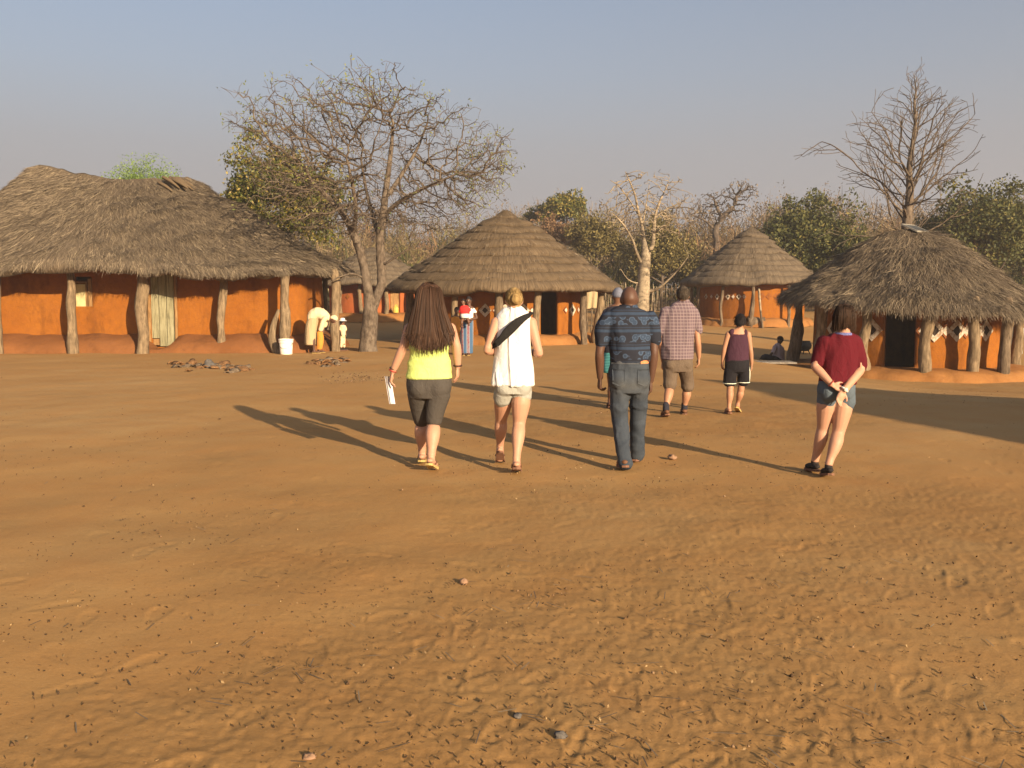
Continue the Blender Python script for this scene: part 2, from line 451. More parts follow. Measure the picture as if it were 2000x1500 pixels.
def wall_mesh(plan, nor, zs, thick, openings, noise=0.03, seed=0):
    n, m = len(plan), len(zs)
    out = np.concatenate([np.column_stack([plan, np.full(n, z)]) for z in zs])
    out = out + np.column_stack([np.tile(nor, (m, 1)), np.zeros(n * m)]) * (noise * fbm(out * 1.3, 3, seed))[:, None]
    inn = np.concatenate([np.column_stack([plan - nor * thick, np.full(n, z)]) for z in zs])
    V = np.concatenate([out, inn]); O = n * m; F = []
    def hole(i, j):
        zc = (zs[j] + zs[j + 1]) / 2
        return any(a <= i < b and za < zc < zb for a, b, za, zb in openings)
    for j in range(m - 1):
        for i in range(n):
            i2 = (i + 1) % n; a, b, c, d = j * n + i, j * n + i2, (j + 1) * n + i2, (j + 1) * n + i
            if hole(i, j): continue
            F += [(a, b, c, d), (O + a, O + d, O + c, O + b)]
            if hole(i2, j): F.append((b, O + b, O + c, c))
            if hole((i - 1) % n, j): F.append((a, d, O + d, O + a))
            if j + 1 < m - 1 and hole(i, j + 1): F.append((d, c, O + c, O + d))
            if j > 0 and hole(i, j - 1): F.append((a, O + a, O + b, b))
    return V, F
def crooked(base, top, r0, r1, bend=0.06, seed=0, n=10):
    rg = np.random.default_rng(seed); base, top = np.array(base), np.array(top)
    k = 7; t = np.linspace(0, 1, k)[:, None]
    pts = base + (top - base) * t
    off = rg.normal(0, bend, (k, 3)); off[:, 2] = 0; off[0] *= 0.3; off[-1] *= 0.3
    off[1:-1] = 0.5 * off[1:-1] + 0.25 * (off[:-2] + off[2:])
    rr = (r0 + (r1 - r0) * t[:, 0]) * (1 + rg.normal(0, 0.09, k))
    V, F = tube(pts + off, rr, n, 4)
    c = V.mean(0)
    V = V + (V - np.array([c[0], c[1], 0]) * np.array([1, 1, 0]) - V * np.array([0, 0, 1])) * (0.14 * fbm(V * np.array([9, 9, 3.0]), 2, seed))[:, None]
    return V, F
def strands(surf, n, L, wid, lift, seed, tfun=None, urange=(0, 2 * math.pi), droop=0.25, eave_extra=0.0):
    """loose straws lying down the slope of surf(u, t) -> points"""
    rg = np.random.default_rng(seed)
    u = rg.uniform(*urange, n); t = tfun(rg.random(n)) if tfun else 1 - np.sqrt(rg.random(n))
    p = surf(u, t); e = 0.01
    dn = surf(u, t - e) - surf(u, t); dn /= np.linalg.norm(dn, axis=1)[:, None] + 1e-9
    du = surf(u + 0.01, t) - p; du /= np.linalg.norm(du, axis=1)[:, None] + 1e-9
    nm = np.cross(du, dn); nm *= np.sign(nm[:, 2:3] + 1e-6); nm /= np.linalg.norm(nm, axis=1)[:, None] + 1e-9
    ln = rg.uniform(0.6, 1.3, n) * L; w = rg.uniform(0.6, 1.5, n) * wid
    dirv = dn + du * rg.normal(0, 0.32, (n, 1)) + nm * rg.normal(0.02, 0.06, (n, 1)) + np.array([0, 0, -droop]) * ((t < 0.06)[:, None])
    dirv /= np.linalg.norm(dirv, axis=1)[:, None]
    l0 = rg.uniform(0.0, 0.4, n) * lift; l1 = rg.uniform(0.2, 1.0, n) * lift
    a = p + nm * l0[:, None]; b = p + dirv * ln[:, None] + nm * l1[:, None]
    sd = np.cross(dirv, nm); sd /= np.linalg.norm(sd, axis=1)[:, None] + 1e-9
    tw = sd * np.cos(rg.normal(0, 0.5, n))[:, None] + nm * np.sin(rg.normal(0, 0.5, n))[:, None]
    V = np.stack([a - tw * w[:, None] / 2, a + tw * w[:, None] / 2, b + tw * w[:, None] * 0.25, b - tw * w[:, None] * 0.25], 1).reshape(-1, 3)
    F = np.arange(4 * n).reshape(-1, 4).astype(np.int32)
    return V, F
def interp(tab):
    a = np.array(tab, float)
    return lambda t: np.interp(t, a[:, 0], a[:, 1])

def diamond(parent, c, nor2, w, h, style, thick=0.014):
    """painted lozenge on a clay wall, slightly proud of it"""
    nx, ny = nor2; tx, ty = -ny, nx
    def rh(s, off):
        pts = [(0, -h), (w, 0), (0, h), (-w, 0)]
        return np.array([[c[0] + tx * a * s + nx * off, c[1] + ty * a * s + ny * off, c[2] + b * s] for a, b in pts])
    def slab(s, o0, o1):
        V = np.concatenate([rh(s, o0), rh(s, o1)])
        return V, [(4, 5, 6, 7)] + [(i, (i + 1) % 4, 4 + (i + 1) % 4, 4 + i) for i in range(4)]
    m1, m2 = {'frame': (M['white'], M['blackpaint']), 'solid': (M['earthpaint'], M['white']), 'dark': (M['earthpaint'], M['clay'])}[style]
    g = Geo(); g.add(*slab(1.0, -0.03, thick)); o = g.make('painted_diamond', m1, parent, smooth=False)
    g = Geo(); g.add(*slab(0.46 if style == 'frame' else 0.66, 0, thick + 0.006)); q = g.make('diamond_centre', m2, None, smooth=False)
    q.parent = o; q.location = -Vector(org(parent)) + Vector((0, 0, 0)); ORG[q.name] = org(parent)
    return o

def round_hut(name, label, c, gz0, R, z_eave, z_apex, wall_r, wall_top, style, posts, post_r, door=None, diamonds=(), wall_mat='clay',
              plinth=(0.3, 0.7), plinth_mat='mud_pale', prof=None, tilt=(0, 0), layers=9, seed=0, straws=9000, thatch='thatch', straw_l=0.36, straw_w=0.009, post_mats=('post',)):
    root = thing(name, label, 'hut', (c[0], c[1], gz0))
    w = interp(prof or [(0, 1.0), (0.45, 0.56), (0.8, 0.22), (1, 0.015)])
    ph = np.arange(0, 360, 3.0)
    brk = []
    if door: brk = [door[0], door[1]]
    ph = np.unique(np.round(np.concatenate([[a for a in ph if all(abs(a - b) > 1.0 for b in brk)], brk]), 3)) * math.pi / 180
    def surf(u, t, lump=1.0):
        r = R * w(t)
        x, y = c[0] + r * np.cos(u), c[1] + r * np.sin(u)
        z = z_eave + (z_apex - z_eave) * t + (tilt[0] * np.cos(u) + tilt[1] * np.sin(u)) * (1 - np.clip(t, 0, 1)) + np.minimum(t, 0) * 0.2
        p = np.stack([x, y, z], -1)
        q = p.reshape(-1, 3)
        d = (0.075 * fbm(q * 0.9, 3, seed + 3) + 0.03 * fbm(q * 4, 2, seed + 5)) * lump
        q = q + np.stack([np.cos(u).ravel() * 0.5, np.sin(u).ravel() * 0.5, np.ones(u.size)], 1) * d[:, None]
        return q.reshape(p.shape)
    # ---- roof
    un = np.linspace(0, 2 * math.pi, 120, endpoint=False)
    if style == 'shaggy':
        ts = np.linspace(0, 1, 26); U, T = np.meshgrid(un, ts)
        V = [surf(U, T).reshape(-1, 3)]
        e = surf(un, np.zeros(120)); cc = np.array([c[0], c[1]])
        rings = []
        for off, dz in ((0.97, -0.13), (0.90, -0.16), (0.72, 0.12), (0.3, 0.75)):
            q = e.copy(); q[:, :2] = cc + (e[:, :2] - cc) * off; q[:, 2] = q[:, 2] + dz; rings.append(q)
        nr = len(ts)
        allV = np.concatenate([r for r in reversed(rings)] + V)
        uv = np.zeros((len(allV), 2)); uv[:, 0] = np.tile(un * R * 0.6, len(allV) // 120); uv[:, 1] = np.repeat(np.arange(len(allV) // 120) * 0.14, 120)
        roof = obj('roof', allV, grid_faces(120, nr + len(rings), True), M[thatch], root, uv)
        V, F = strands(surf, straws, straw_l, straw_w, 0.07, seed + 11)
        V2, F2 = strands(surf, straws // 4, straw_l, straw_w, 0.05, seed + 12, tfun=lambda r: r * 0.05 - 0.005, droop=0.7)
        st = obj('straw', np.concatenate([V, V2]), np.concatenate([F, F2 + len(V)]), M['straw'], roof, smooth=False); tag(st, kind='stuff')
    else:
        roof = None
        allV, allF, off = [], [], 0
        for i in range(layers):
            t0 = i / layers; t1 = min(0.995, (i + 1) / layers + 0.035)
            tb = np.array([t0 - 0.0, t0 + 0.012, t0 + 0.05, (t0 + t1) / 2, t1])
            jag = 0.035 * vnoise(np.stack([np.cos(un) * 1.6 + i, np.sin(un) * 1.6, un * 0 + i * 2.7], 1), seed + 21) + 0.022 * vnoise(np.stack([un * 9 + i * 7, un * 0, un * 0], 1), seed) + 0.02 * vnoise(np.stack([np.cos(un) * 3, np.sin(un) * 3, un * 0 + i * 5.3], 1), seed + 9)
            rings = []
            lip = 0.24 + 0.11 * vnoise(np.stack([np.cos(un) * 2.2, np.sin(un) * 2.2, un * 0 + i * 3.1], 1), seed + 2)
            if i == 0: lip = lip * 1.3
            cs = np.stack([np.cos(un), np.sin(un)], 1); ov = (0.3 + 0.7 * float(w(t0))) * (0.25 if i == layers - 1 else 1.0); lip = lip * (0.5 + 0.5 * ov)
            base = surf(un, np.full(120, t0)); base[:, 2] += jag
            under = base.copy(); under[:, :2] -= cs * 0.35; under[:, 2] += 0.10; rings.append(under)
            b2 = base.copy(); b2[:, :2] -= cs * 0.06; b2[:, 2] -= lip * 0.55; rings.append(b2)
            b3 = base.copy(); b3[:, :2] += cs * 0.30 * ov; b3[:, 2] -= lip * 0.35; rings.append(b3)
            b4 = base.copy(); b4[:, :2] += cs * 0.32 * ov; b4[:, 2] += 0.03; rings.append(b4)
            for q, k in ((0.3, 0.21), (0.65, 0.08), (1.0, -0.06)):
                s = surf(un, np.full(120, t0 + (t1 - t0) * q)); s[:, :2] += cs * k * ov; s[:, 2] += max(k, 0) * 0.6 * ov; rings.append(s)
            Vl = np.concatenate(rings)
            uv = np.stack([np.tile(un * R * 0.6, len(rings)), np.repeat(np.arange(len(rings)) * 0.12 + i * 3.7, 120)], 1)
            lay = obj('thatch_layer', Vl, grid_faces(120, len(rings), True), M[thatch], root, uv)
            if roof is None: roof = lay
        def tl(r):
            q = np.floor(r * layers); fr = r * layers - q
            return None
        V, F = strands(lambda u, t: surf(u, t) + np.array([0, 0, 0.0]), straws, straw_l * 0.45, straw_w, 0.05, seed + 11)
        rg = np.random.default_rng(seed + 4); k = straws // 2
        lv = rg.integers(0, layers, k * 3); keep = rg.random(k * 3) < (1 - lv / layers); lv = lv[keep][:k]
        fixed = (lv + 0.10) / layers
        it = iter([fixed])
        V2, F2 = strands(lambda u, t: surf(u, t) + np.stack([np.cos(u) * 0.26, np.sin(u) * 0.26, 0 * u + 0.05], 1), len(fixed), 0.2, straw_w, 0.04, seed + 13, tfun=lambda r: fixed)
        st = obj('straw', np.concatenate([V, V2]), np.concatenate([F, F2 + len(V)]), M['straw'], root, smooth=False); tag(st, kind='stuff')
    # ---- wall
    plan = circle(c, wall_r, ph); nor = np.stack([np.cos(ph), np.sin(ph)], 1)
    zs = list(np.linspace(gz0 - 0.15, wall_top, 14)); ops = []
    if door:
        i0 = int(np.argmin(np.abs(np.degrees(ph) - door[0]))); i1 = int(np.argmin(np.abs(np.degrees(ph) - door[1])))
        zs = sorted([z for z in zs if abs(z - door[2]) > 0.05 and abs(z - door[3]) > 0.05] + [door[2], door[3]]); ops = [(i0, i1, door[2], door[3])]
    V, F = wall_mesh(plan, nor, zs, 0.16, ops, 0.025, seed)
    obj('wall', V, F, M[wall_mat], root)
    for (pa, z, ww, hh, sty) in diamonds:
        n2 = (math.cos(pa), math.sin(pa)); diamond(root, (c[0] + n2[0] * (wall_r + 0.02), c[1] + n2[1] * (wall_r + 0.02), z), n2, ww, hh, sty)
    # ---- plinth
    if plinth:
        hgt, wd = plinth
        pa = np.radians(np.arange(0, 360, 2.0)); pl = circle(c, wall_r - 0.05, pa); pn = np.stack([np.cos(pa), np.sin(pa)], 1)
        V, F, _ = sweep(pl, pn, [(0, gz0 + hgt * 1.12), (wd * 0.35, gz0 + hgt), (wd * 0.75, gz0 + hgt * 0.85), (wd, gz0 + hgt * 0.45), (wd + 0.12, gz0 - 0.15)], 0.07, 1.7, seed + 8)
        obj('plinth', V, F, M[plinth_mat], root)
    # ---- posts
    for k, (px_, py_, lean) in enumerate(posts):
        zt = z_eave + (0.12 if style == 'layered' else 0.06)
        V, F = crooked((px_, py_, gz(px_, py_) - 0.1), (px_ + lean, py_, zt), post_r * (1.15 if k % 3 else 1.35), post_r * 0.9, 0.05, seed * 31 + k)
        obj('post', V, F, M[post_mats[k % len(post_mats)]], root)
    return root
def on_circle(c, r, px, front=True):
    """point of a plan circle seen at image column px"""
    u = (px - 1000) / FPX * 1.0; a = math.atan(u * 1.0)
    d = np.array([math.sin(a), math.cos(a)]); cc = np.array(c); b = d @ cc; disc = b * b - (cc @ cc - r * r)
    t = b - math.sqrt(max(disc, 0)) if front else b + math.sqrt(max(disc, 0))
    q = d * t
    return float(q[0]), float(q[1])
def ang_at(c, r, px):
    x, y = on_circle(c, r, px); return math.atan2(y - c[1], x - c[0])

# ---- middle hut, layered thatch
cM = (-0.25, 34.0)
pm = [(*on_circle(cM, 3.7, px), l) for px, l in ((797, 0.05), (812, 0), (889, 0.02), (976, -0.03), (1046, 0.04), (1140, -0.06), (1166, 0.1))]
pm += [(cM[0] + 3.7 * math.cos(a), cM[1] + 3.7 * math.sin(a), 0) for a in (0.1, 0.9, 1.6, 2.3, 3.0)]
dM = [(ang_at(cM, 2.95, p), 1.2, s, s * 1.02, k) for p, s, k in ((915, .22, 'frame'), (948, .23, 'frame'), (968, .12, 'solid'), (987, .23, 'frame'), (1004, .12, 'solid'), (1022, .23, 'frame'), (1039, .12, 'solid'), (1104, .12, 'solid'), (1117, .21, 'frame'), (1128, .13, 'solid'), (1141, .2, 'frame'))]
da0, da1 = sorted((math.degrees(ang_at(cM, 2.95, 1056)) % 360, math.degrees(ang_at(cM, 2.95, 1091)) % 360))
round_hut('layered_hut', 'large round ochre hut with layered brown thatch behind the woman carrying a baby', cM, 0.0, 4.1, 2.03, 4.92, 2.95, 2.45, 'layered', pm, 0.125,
          (da0, da1, 0.3, 2.0), dM, plinth=(0.32, 0.5), layers=10, seed=40, straws=9000, thatch='thatch2', tilt=(0, 0.13), post_mats=('post', 'post_dark'))
# ---- far hut to the right of the middle
cF = (11.9, 45.0); gF = gz(*cF)
pf = [(*on_circle(cF, 3.0, px), l) for px, l in ((1349, 0), (1362, 0.05), (1408, 0.05), (1467, -0.05), (1538, 0.0))]
dF = [(ang_at(cF, 2.6, p), gF + 1.28, .12, .14, 'solid' if i % 2 else 'frame') for i, p in enumerate(np.arange(1378, 1462, 10.5))]
dF += [(ang_at(cF, 2.6, p), gF + 1.28, .15, .16, 'dark') for p in np.arange(1486, 1545, 13.0)]
round_hut('distant_layered_hut', 'distant round orange hut with stepped grey thatch between the plaid man and shaggy hut', cF, gF, 3.15, gF + 1.95, gF + 4.72, 2.6, gF + 2.4, 'layered', pf, 0.075,
          None, dF, wall_mat='clay', plinth=(0.25, 0.45), layers=10, seed=60, straws=3500, straw_l=0.35, thatch='thatch', post_mats=('post_dark', 'post_dark', 'post_dark'))
# ---- hut behind the bare tree
cB = (-7.4, 48.0); gB = gz(*cB)
pb = [(*on_circle(cB, 2.65, px), l) for px, l in ((655, 0), (668, 0), (705, 0.03), (757, 0), (800, 0))]
dB = [(ang_at(cB, 2.3, p), gB + 1.12, .13, .15, 'dark') for p in (681, 699, 742)]
dd0, dd1 = sorted((math.degrees(ang_at(cB, 2.3, 763)) % 360, math.degrees(ang_at(cB, 2.3, 783)) % 360))
rB = round_hut('red_hut', 'red walled round hut with grey thatch behind the leafless tree', cB, gB, 3.1, gB + 1.75, gB + 3.75, 2.3, gB + 2.1, 'layered', pb, 0.1,
          (dd0, dd1, gB + 0.25, gB + 1.6), dB, wall_mat='clay_red', plinth=(0.28, 0.8), layers=8, seed=80, straws=2500, straw_l=0.35, thatch='thatch')
am = math.radians((dd0 + dd1) / 2); g = Geo(); tx, ty = -math.sin(am), math.cos(am)
for k in (-1, 0, 1):
    g = Geo(); g.add(*box((cB[0] + 2.2 * math.cos(am) + tx * k * 0.165, cB[1] + 2.2 * math.sin(am) + ty * k * 0.165, gB + 0.93), (0.16, 0.04, 1.33), am + math.pi / 2)); g.make('door_plank', M['frame'], rB, smooth=False)
# ---- shaggy hut on the right
cR = (10.95, 24.9); gR = -0.42
pr = [(*on_circle(cR, 2.95, px), l) for px, l in ((1551, 0.08), (1600, 0.0), (1688, 0.04), (1804, 0.09), (1905, -0.06), (1962, 0.05))]
pr += [(*on_circle(cR, 2.95, px, False), 0) for px in (1985, 1900, 1760, 1640)]
dR = [(ang_at(cR, 2.45, p), 0.78, a, b, k) for p, a, b, k in ((1602, .14, .16, 'dark'), (1628, .25, .27, 'frame'), (1652, .14, .17, 'solid'), (1703, .26, .29, 'frame'), (1801, .17, .20, 'solid'), (1824, .26, .29, 'frame'), (1846, .17, .20, 'solid'), (1867, .26, .28, 'frame'), (1885, .18, .2, 'solid'), (1902, .26, .28, 'frame'), (1913, .18, .2, 'solid'), (1923, .26, .28, 'frame'))]
dr0, dr1 = sorted((math.degrees(ang_at(cR, 2.45, 1727)) % 360, math.degrees(ang_at(cR, 2.45, 1788)) % 360))
round_hut('shaggy_hut', 'round ochre hut with shaggy straw roof and dark doorway behind the girl in maroon', cR, gR, 3.24, 1.50, 3.52, 2.45, 1.75, 'shaggy', pr, 0.13,
          (dr0, dr1, gR + 0.24, 1.46), dR, plinth=(0.24, 0.85), prof=[(-0.1, 1.05), (0, 1.0), (0.08, 0.93), (0.25, 0.80), (0.5, 0.60), (0.7, 0.44), (0.88, 0.27), (0.96, 0.12), (1, 0.02)],
          tilt=(-0.16, 0.10), seed=20, straws=48000, straw_l=0.36, straw_w=0.009, post_mats=('post_dark', 'post', 'post', 'post', 'post'))
# ---- hut outside the frame whose roof shades the yard
cO = (11.9, 5.0)
po = [(cO[0] + 2.7 * math.cos(a), cO[1] + 2.7 * math.sin(a), 0) for a in np.arange(8) * math.pi / 4]
round_hut('near_hut', 'round hut just outside the right edge whose roof shades the yard', cO, 0.0, 3.15, 1.75, 4.25, 2.2, 2.1, 'shaggy', po, 0.12,
          None, (), plinth=(0.25, 0.6), seed=100, straws=5000, prof=[(-0.1, 1.05), (0, 1.0), (0.5, 0.5), (1, 0.02)])

# ================================================================ LONG HOUSE ON THE LEFT
def long_house():
    C = np.array([-12.7, 29.05]); root = thing('long_house', 'long ochre walled house with a sagging hipped thatch roof on the left', 'house', (C[0], C[1], 0))
    ZE, ZR = 2.50, 5.68
    def surf(u, t):
        tt = np.clip(t, -0.2, 1); q = np.clip(1 - tt, 0, 1.2) ** 1.06
        a = 2.35 + (7.32 - 2.35) * q; b = 0.12 + (3.75 - 0.12) * q; n = 2.0 + 1.2 * np.clip(q, 0, 1)
        cu, su = np.cos(u), np.sin(u)
        x = a * np.sign(cu) * np.abs(cu) ** (2 / n); y = b * np.sign(su) * np.abs(su) ** (2 / n)
        z = ZE + (ZR - ZE) * tt
        xr = np.clip(x / 2.35, -1.2, 1.2); k = np.clip(tt, 0, 1) ** 2
        z = z + k * (-0.30 * (1 - xr * xr) - 0.24 * xr) + 0.10 * np.sin(x * 0.8 + 0.6) * (1 - np.clip(tt, 0, 1)) * 0.6
        p = np.stack([x + C[0], y + C[1], z], -1); s = p.reshape(-1, 3)
        d = 0.10 * fbm(s * 0.7, 3, 4) + 0.045 * fbm(s * np.array([3.0, 3.0, 2.0]), 2, 8)
        return (s + np.outer(d, [0, -0.3, 1])).reshape(p.shape)
    nu = 260; un = np.linspace(0, 2 * math.pi, nu, endpoint=False); ts = np.concatenate([np.linspace(0, 0.97, 34), [1.0]])
    U, T = np.meshgrid(un, ts); S = surf(U, T); e = S[0]
    rings = []
    for off, dz in ((0.3, 1.3), (0.72, 0.25), (0.90, -0.20), (0.965, -0.25), (0.99, -0.14)):
        q = e.copy(); q[:, :2] = C + (e[:, :2] - C) * off; q[:, 2] += dz; rings.append(q)
    rings[2][:, 2] += 0.04 * vnoise(np.stack([un * 40, un * 0, un * 0], 1), 3); rings[3][:, 2] += 0.05 * vnoise(np.stack([un * 30, un * 0 + 4, un * 0], 1), 5)
    V = np.concatenate(rings + [S.reshape(-1, 3)]); nr = len(rings) + len(ts)
    arc = np.concatenate([[0], np.cumsum(np.linalg.norm(np.diff(e, axis=0), axis=1))])
    uv = np.stack([np.tile(arc * 0.8, nr), np.repeat(np.arange(nr) * 0.16, nu)], 1)
    roof = obj('roof', V, grid_faces(nu, nr, True), M['thatch'], root, uv)
    Vs, Fs = strands(surf, 95000, 0.34, 0.0105, 0.05, 5, tfun=lambda r: 1 - r ** 0.62, urange=(math.pi * 0.93, math.pi * 2.12))
    Ve, Fe = strands(surf, 12000, 0.24, 0.011, 0.04, 6, tfun=lambda r: r * 0.05 - 0.01, urange=(math.pi * 0.93, math.pi * 2.12), droop=0.8)
    st = obj('straw', np.concatenate([Vs, Ve]), np.concatenate([Fs, Fe + len(Vs)]), M['straw'], roof, smooth=False); tag(st, kind='stuff')
    # bundles of grass capping the ridge ends
    rg = np.random.default_rng(2)
    for cx, n_, zz in ((-10.75, 22, -0.13),):
        g = Geo()
        for k in range(n_):
            a = rg.uniform(-0.5, 0.5); L = rg.uniform(0.35, 0.75); x0 = cx + rg.normal(0, 0.16); y0 = C[1] - 0.15 + rg.normal(0, 0.2)
            t0 = surf(np.array([math.acos(np.clip((x0 - C[0]) / 2.5, -1, 1)) * -1]), np.array([0.98]))[0]
            p0 = np.array([x0, y0, t0[2] + zz + rg.uniform(-0.02, 0.16)]); dr = np.array([math.cos(a) * np.sign(cx + 12.7), -0.5, -0.45]); dr /= np.linalg.norm(dr)
            g.add(*tube([p0 - dr * 0.1, p0 + dr * L * 0.5, p0 + dr * L + np.array([0, 0, -0.05])], [0.05, 0.055, 0.02], 6, 2))
        g.make('ridge_bundle', M['thatch2'], root)
    # walls
    hx, hy, rc = 6.35, 2.0, 0.9
    fy = C[1] - hy
    def wx(px, Y=None): return (px - 1000) * (Y or fy) / FPX
    dx0, dx1 = wx(297), wx(343); wx0, wx1 = wx(151), wx(184)
    pts = []
    front = sorted(set(np.round(np.concatenate([np.arange(C[0] - hx + rc, C[0] + hx - rc + 0.01, 0.22)]), 3)))
    front = [x for x in front if all(abs(x - b) > 0.08 for b in (dx0, dx1, wx0, wx1))] + [dx0, dx1, wx0, wx1]; front.sort()
    pts += [(x, C[1] - hy) for x in front]
    pts += [(C[0] + hx - rc + rc * math.sin(a), C[1] - hy + rc - rc * math.cos(a)) for a in np.linspace(0.15, math.pi / 2, 9)]
    pts += [(C[0] + hx - rc + rc * math.cos(a), C[1] + hy - rc + rc * math.sin(a)) for a in np.linspace(0.1, math.pi / 2, 9)]
    pts += [(x, C[1] + hy) for x in np.arange(C[0] + hx - rc - 0.4, C[0] - hx + rc, -0.5)]
    pts += [(C[0] - hx + rc - rc * math.sin(a), C[1] + hy - rc + rc * math.cos(a)) for a in np.linspace(0, math.pi / 2, 9)]
    pts += [(C[0] - hx + rc - rc * math.cos(a), C[1] - hy + rc - rc * math.sin(a)) for a in np.linspace(0.1, math.pi / 2 - 0.1, 9)]
    plan = np.array(pts); nor = normals2(plan)
    fi = {round(x, 3): i for i, x in enumerate(front)}
    zd0, zd1, zw0, zw1 = 0.14, 2.32, 1.36, 2.25
    zs = sorted([z for z in np.linspace(-0.1, 3.0, 22) if min(abs(z - q) for q in (zd0, zd1, zw0, zw1)) > 0.06] + [zd0, zd1, zw0, zw1])
    ia, ib, ja, jb = [int(np.argmin([abs(f - q) for f in front])) for q in (dx0, dx1, wx0, wx1)]
    V, F = wall_mesh(plan, nor, zs, 0.2, [(ia, ib, zd0, zd1), (ja, jb, zw0, zw1)], 0.03, 12)
    obj('wall', V, F, M['clay'], root)
    # plinth
    V, F, _ = sweep(plan, nor, [(-0.03, 0.52), (0.12, 0.50), (0.42, 0.40), (0.68, 0.30), (0.86, 0.12), (0.95, -0.12)], 0.08, 1.6, 33)
    dcx = (dx0 + dx1) / 2
    near = np.exp(-((V[:, 0] - dcx) / 0.42) ** 4) * (V[:, 1] < C[1]); V[:, 2] = np.where(V[:, 2] > 0.1, V[:, 2] * (1 - near) + 0.10 * near, V[:, 2])
    obj('plinth', V, F, M['mud'], root)
    # door of upright planks
    door = Geo(); door.add(*box((dcx, fy + 0.10, zd0 + 1.0), (dx1 - dx0 - 0.02, 0.02, 1.9))); dob = door.make('door', M['frame'], root, smooth=False)
    w3 = (dx1 - dx0) / 3
    for k in range(3):
        g = Geo(); b0 = 0.06 if k else 0.30
        V, F = box((dx0 + w3 * (k + 0.5), fy + 0.03 - 0.006 * k, (zd0 + b0 + zd1) / 2 - 0.02), (w3 - 0.022, 0.035, zd1 - zd0 - b0 + 0.03)); g.add(V, F)
        q = g.make('plank', M['plank'], None, smooth=False); q.parent = dob; q.location = -Vector(org(root)); ORG[q.name] = org(root)
    for sx in (dx0 - 0.05, dx1 + 0.05):
        V, F = crooked((sx, fy - 0.03, zd0), (sx, fy - 0.03, zd1 + 0.25), 0.055, 0.05, 0.012, int(abs(sx) * 100)); q = obj('door_jamb', V, F, M['frame'], root)
    # window: pale shutter, frame
    g = Geo(); g.add(*box(((wx0 * 0.40 + wx1 * 0.60) - 0.17, fy + 0.06, (zw0 + zw1) / 2 - 0.12), (0.30, 0.03, 0.68))); wo = g.make('window', M['shutter'], root, smooth=False)
    for bx, bz, sx, sz in ((wx1 - 0.07, (zw0 + zw1) / 2 - 0.03, 0.11, zw1 - zw0 - 0.06), ((wx0 + wx1) / 2 - 0.06, zw1 - 0.17, wx1 - wx0 - 0.16, 0.05), (wx1 - 0.185, (zw0 + zw1) / 2 - 0.1, 0.04, 0.72)):
        g = Geo(); g.add(*box((bx, fy + 0.05, bz), (sx, 0.07, sz))); q = g.make('window_frame', M['frame'], None, smooth=False); q.parent = wo; q.location = -Vector(org(root)); ORG[q.name] = org(root)
    # posts holding the eave
    for k, (px, py, r, lean, Y) in enumerate(((-6, 690, 0.17, 0.0, 26.0), (-150, 690, 0.16, 0.0, 26.0), (141, 690, 0.15, -0.02, 26.0), (277, 690, 0.19, 0.03, 26.0), (429, 664, 0.13, 0.12, 26.45), (552, 692, 0.17, 0.10, 26.1), (655, 683, 0.15, -0.02, 27.3))):
        x = (px - 1000) * Y / FPX
        V, F = crooked((x, Y, -0.1), (x + lean, Y + 0.1, 2.30 if Y < 26.3 else 2.40), r * 0.95, r * 0.82, 0.045, 200 + k, 12)
        po_ = obj('post', V, F, M['post'], root)
        if px == 552:
            V, F = tube([(x - 0.12, Y, -0.05), (x - 0.30, Y, 0.35), (x - 0.26, Y, 0.8), (x - 0.10, Y + 0.02, 1.25)], [0.14, 0.12, 0.09, 0.05], 8, 3, flat=0.6); obj('split_trunk', V, F, M['post'], root)
    for px in (620, 638):
        x = (px - 1000) * 31.5 / FPX; V, F = crooked((x, 31.5, -0.1), (x, 31.5, 2.8), 0.09, 0.08, 0.03, px); obj('post', V, F, M['post_dark'], root)
long_house()

# ================================================================ TREES
M['leaf_mango'] = island('glossy_green_leaves', [(0.0, (0.04, 0.055, 0.014)), (0.45, (0.09, 0.10, 0.022)), (0.75, (0.19, 0.165, 0.032)), (1.0, (0.29, 0.21, 0.05))], 0.5, 0.3, 0.2)
M['leaf_green'] = island('mid_green_leaves', [(0.0, (0.032, 0.040, 0.013)), (0.5, (0.07, 0.078, 0.024)), (0.85, (0.125, 0.12, 0.036)), (1.0, (0.20, 0.165, 0.05))], 0.6, 0.25, 0.2)
M['leaf_fresh'] = island('fresh_green_leaves', [(0.0, (0.093, 0.155, 0.031)), (0.5, (0.155, 0.248, 0.054)), (1.0, (0.279, 0.372, 0.093))], 0.6, 0.25, 0.3)
M['leaf_yellow'] = island('yellowing_leaves', [(0.0, (0.07, 0.06, 0.022)), (0.5, (0.145, 0.12, 0.042)), (1.0, (0.25, 0.20, 0.075))], 0.6, 0.25, 0.25)
M['leaf_pale'] = island('pale_new_leaves', [(0.0, (0.12, 0.15, 0.04)), (0.5, (0.19, 0.21, 0.065)), (1.0, (0.28, 0.27, 0.10))], 0.6, 0.25, 0.3)
M['leaf_brown'] = island('dry_brown_twigs', [(0.0, (0.085, 0.06, 0.038)), (0.5, (0.16, 0.115, 0.068)), (1.0, (0.25, 0.185, 0.105))], 0.8, 0.15, 0.15)
M['leaf_rust'] = island('rusty_dry_leaves', [(0.0, (0.12, 0.07, 0.042)), (0.5, (0.19, 0.115, 0.065)), (1.0, (0.27, 0.17, 0.09))], 0.8, 0.15, 0.15)

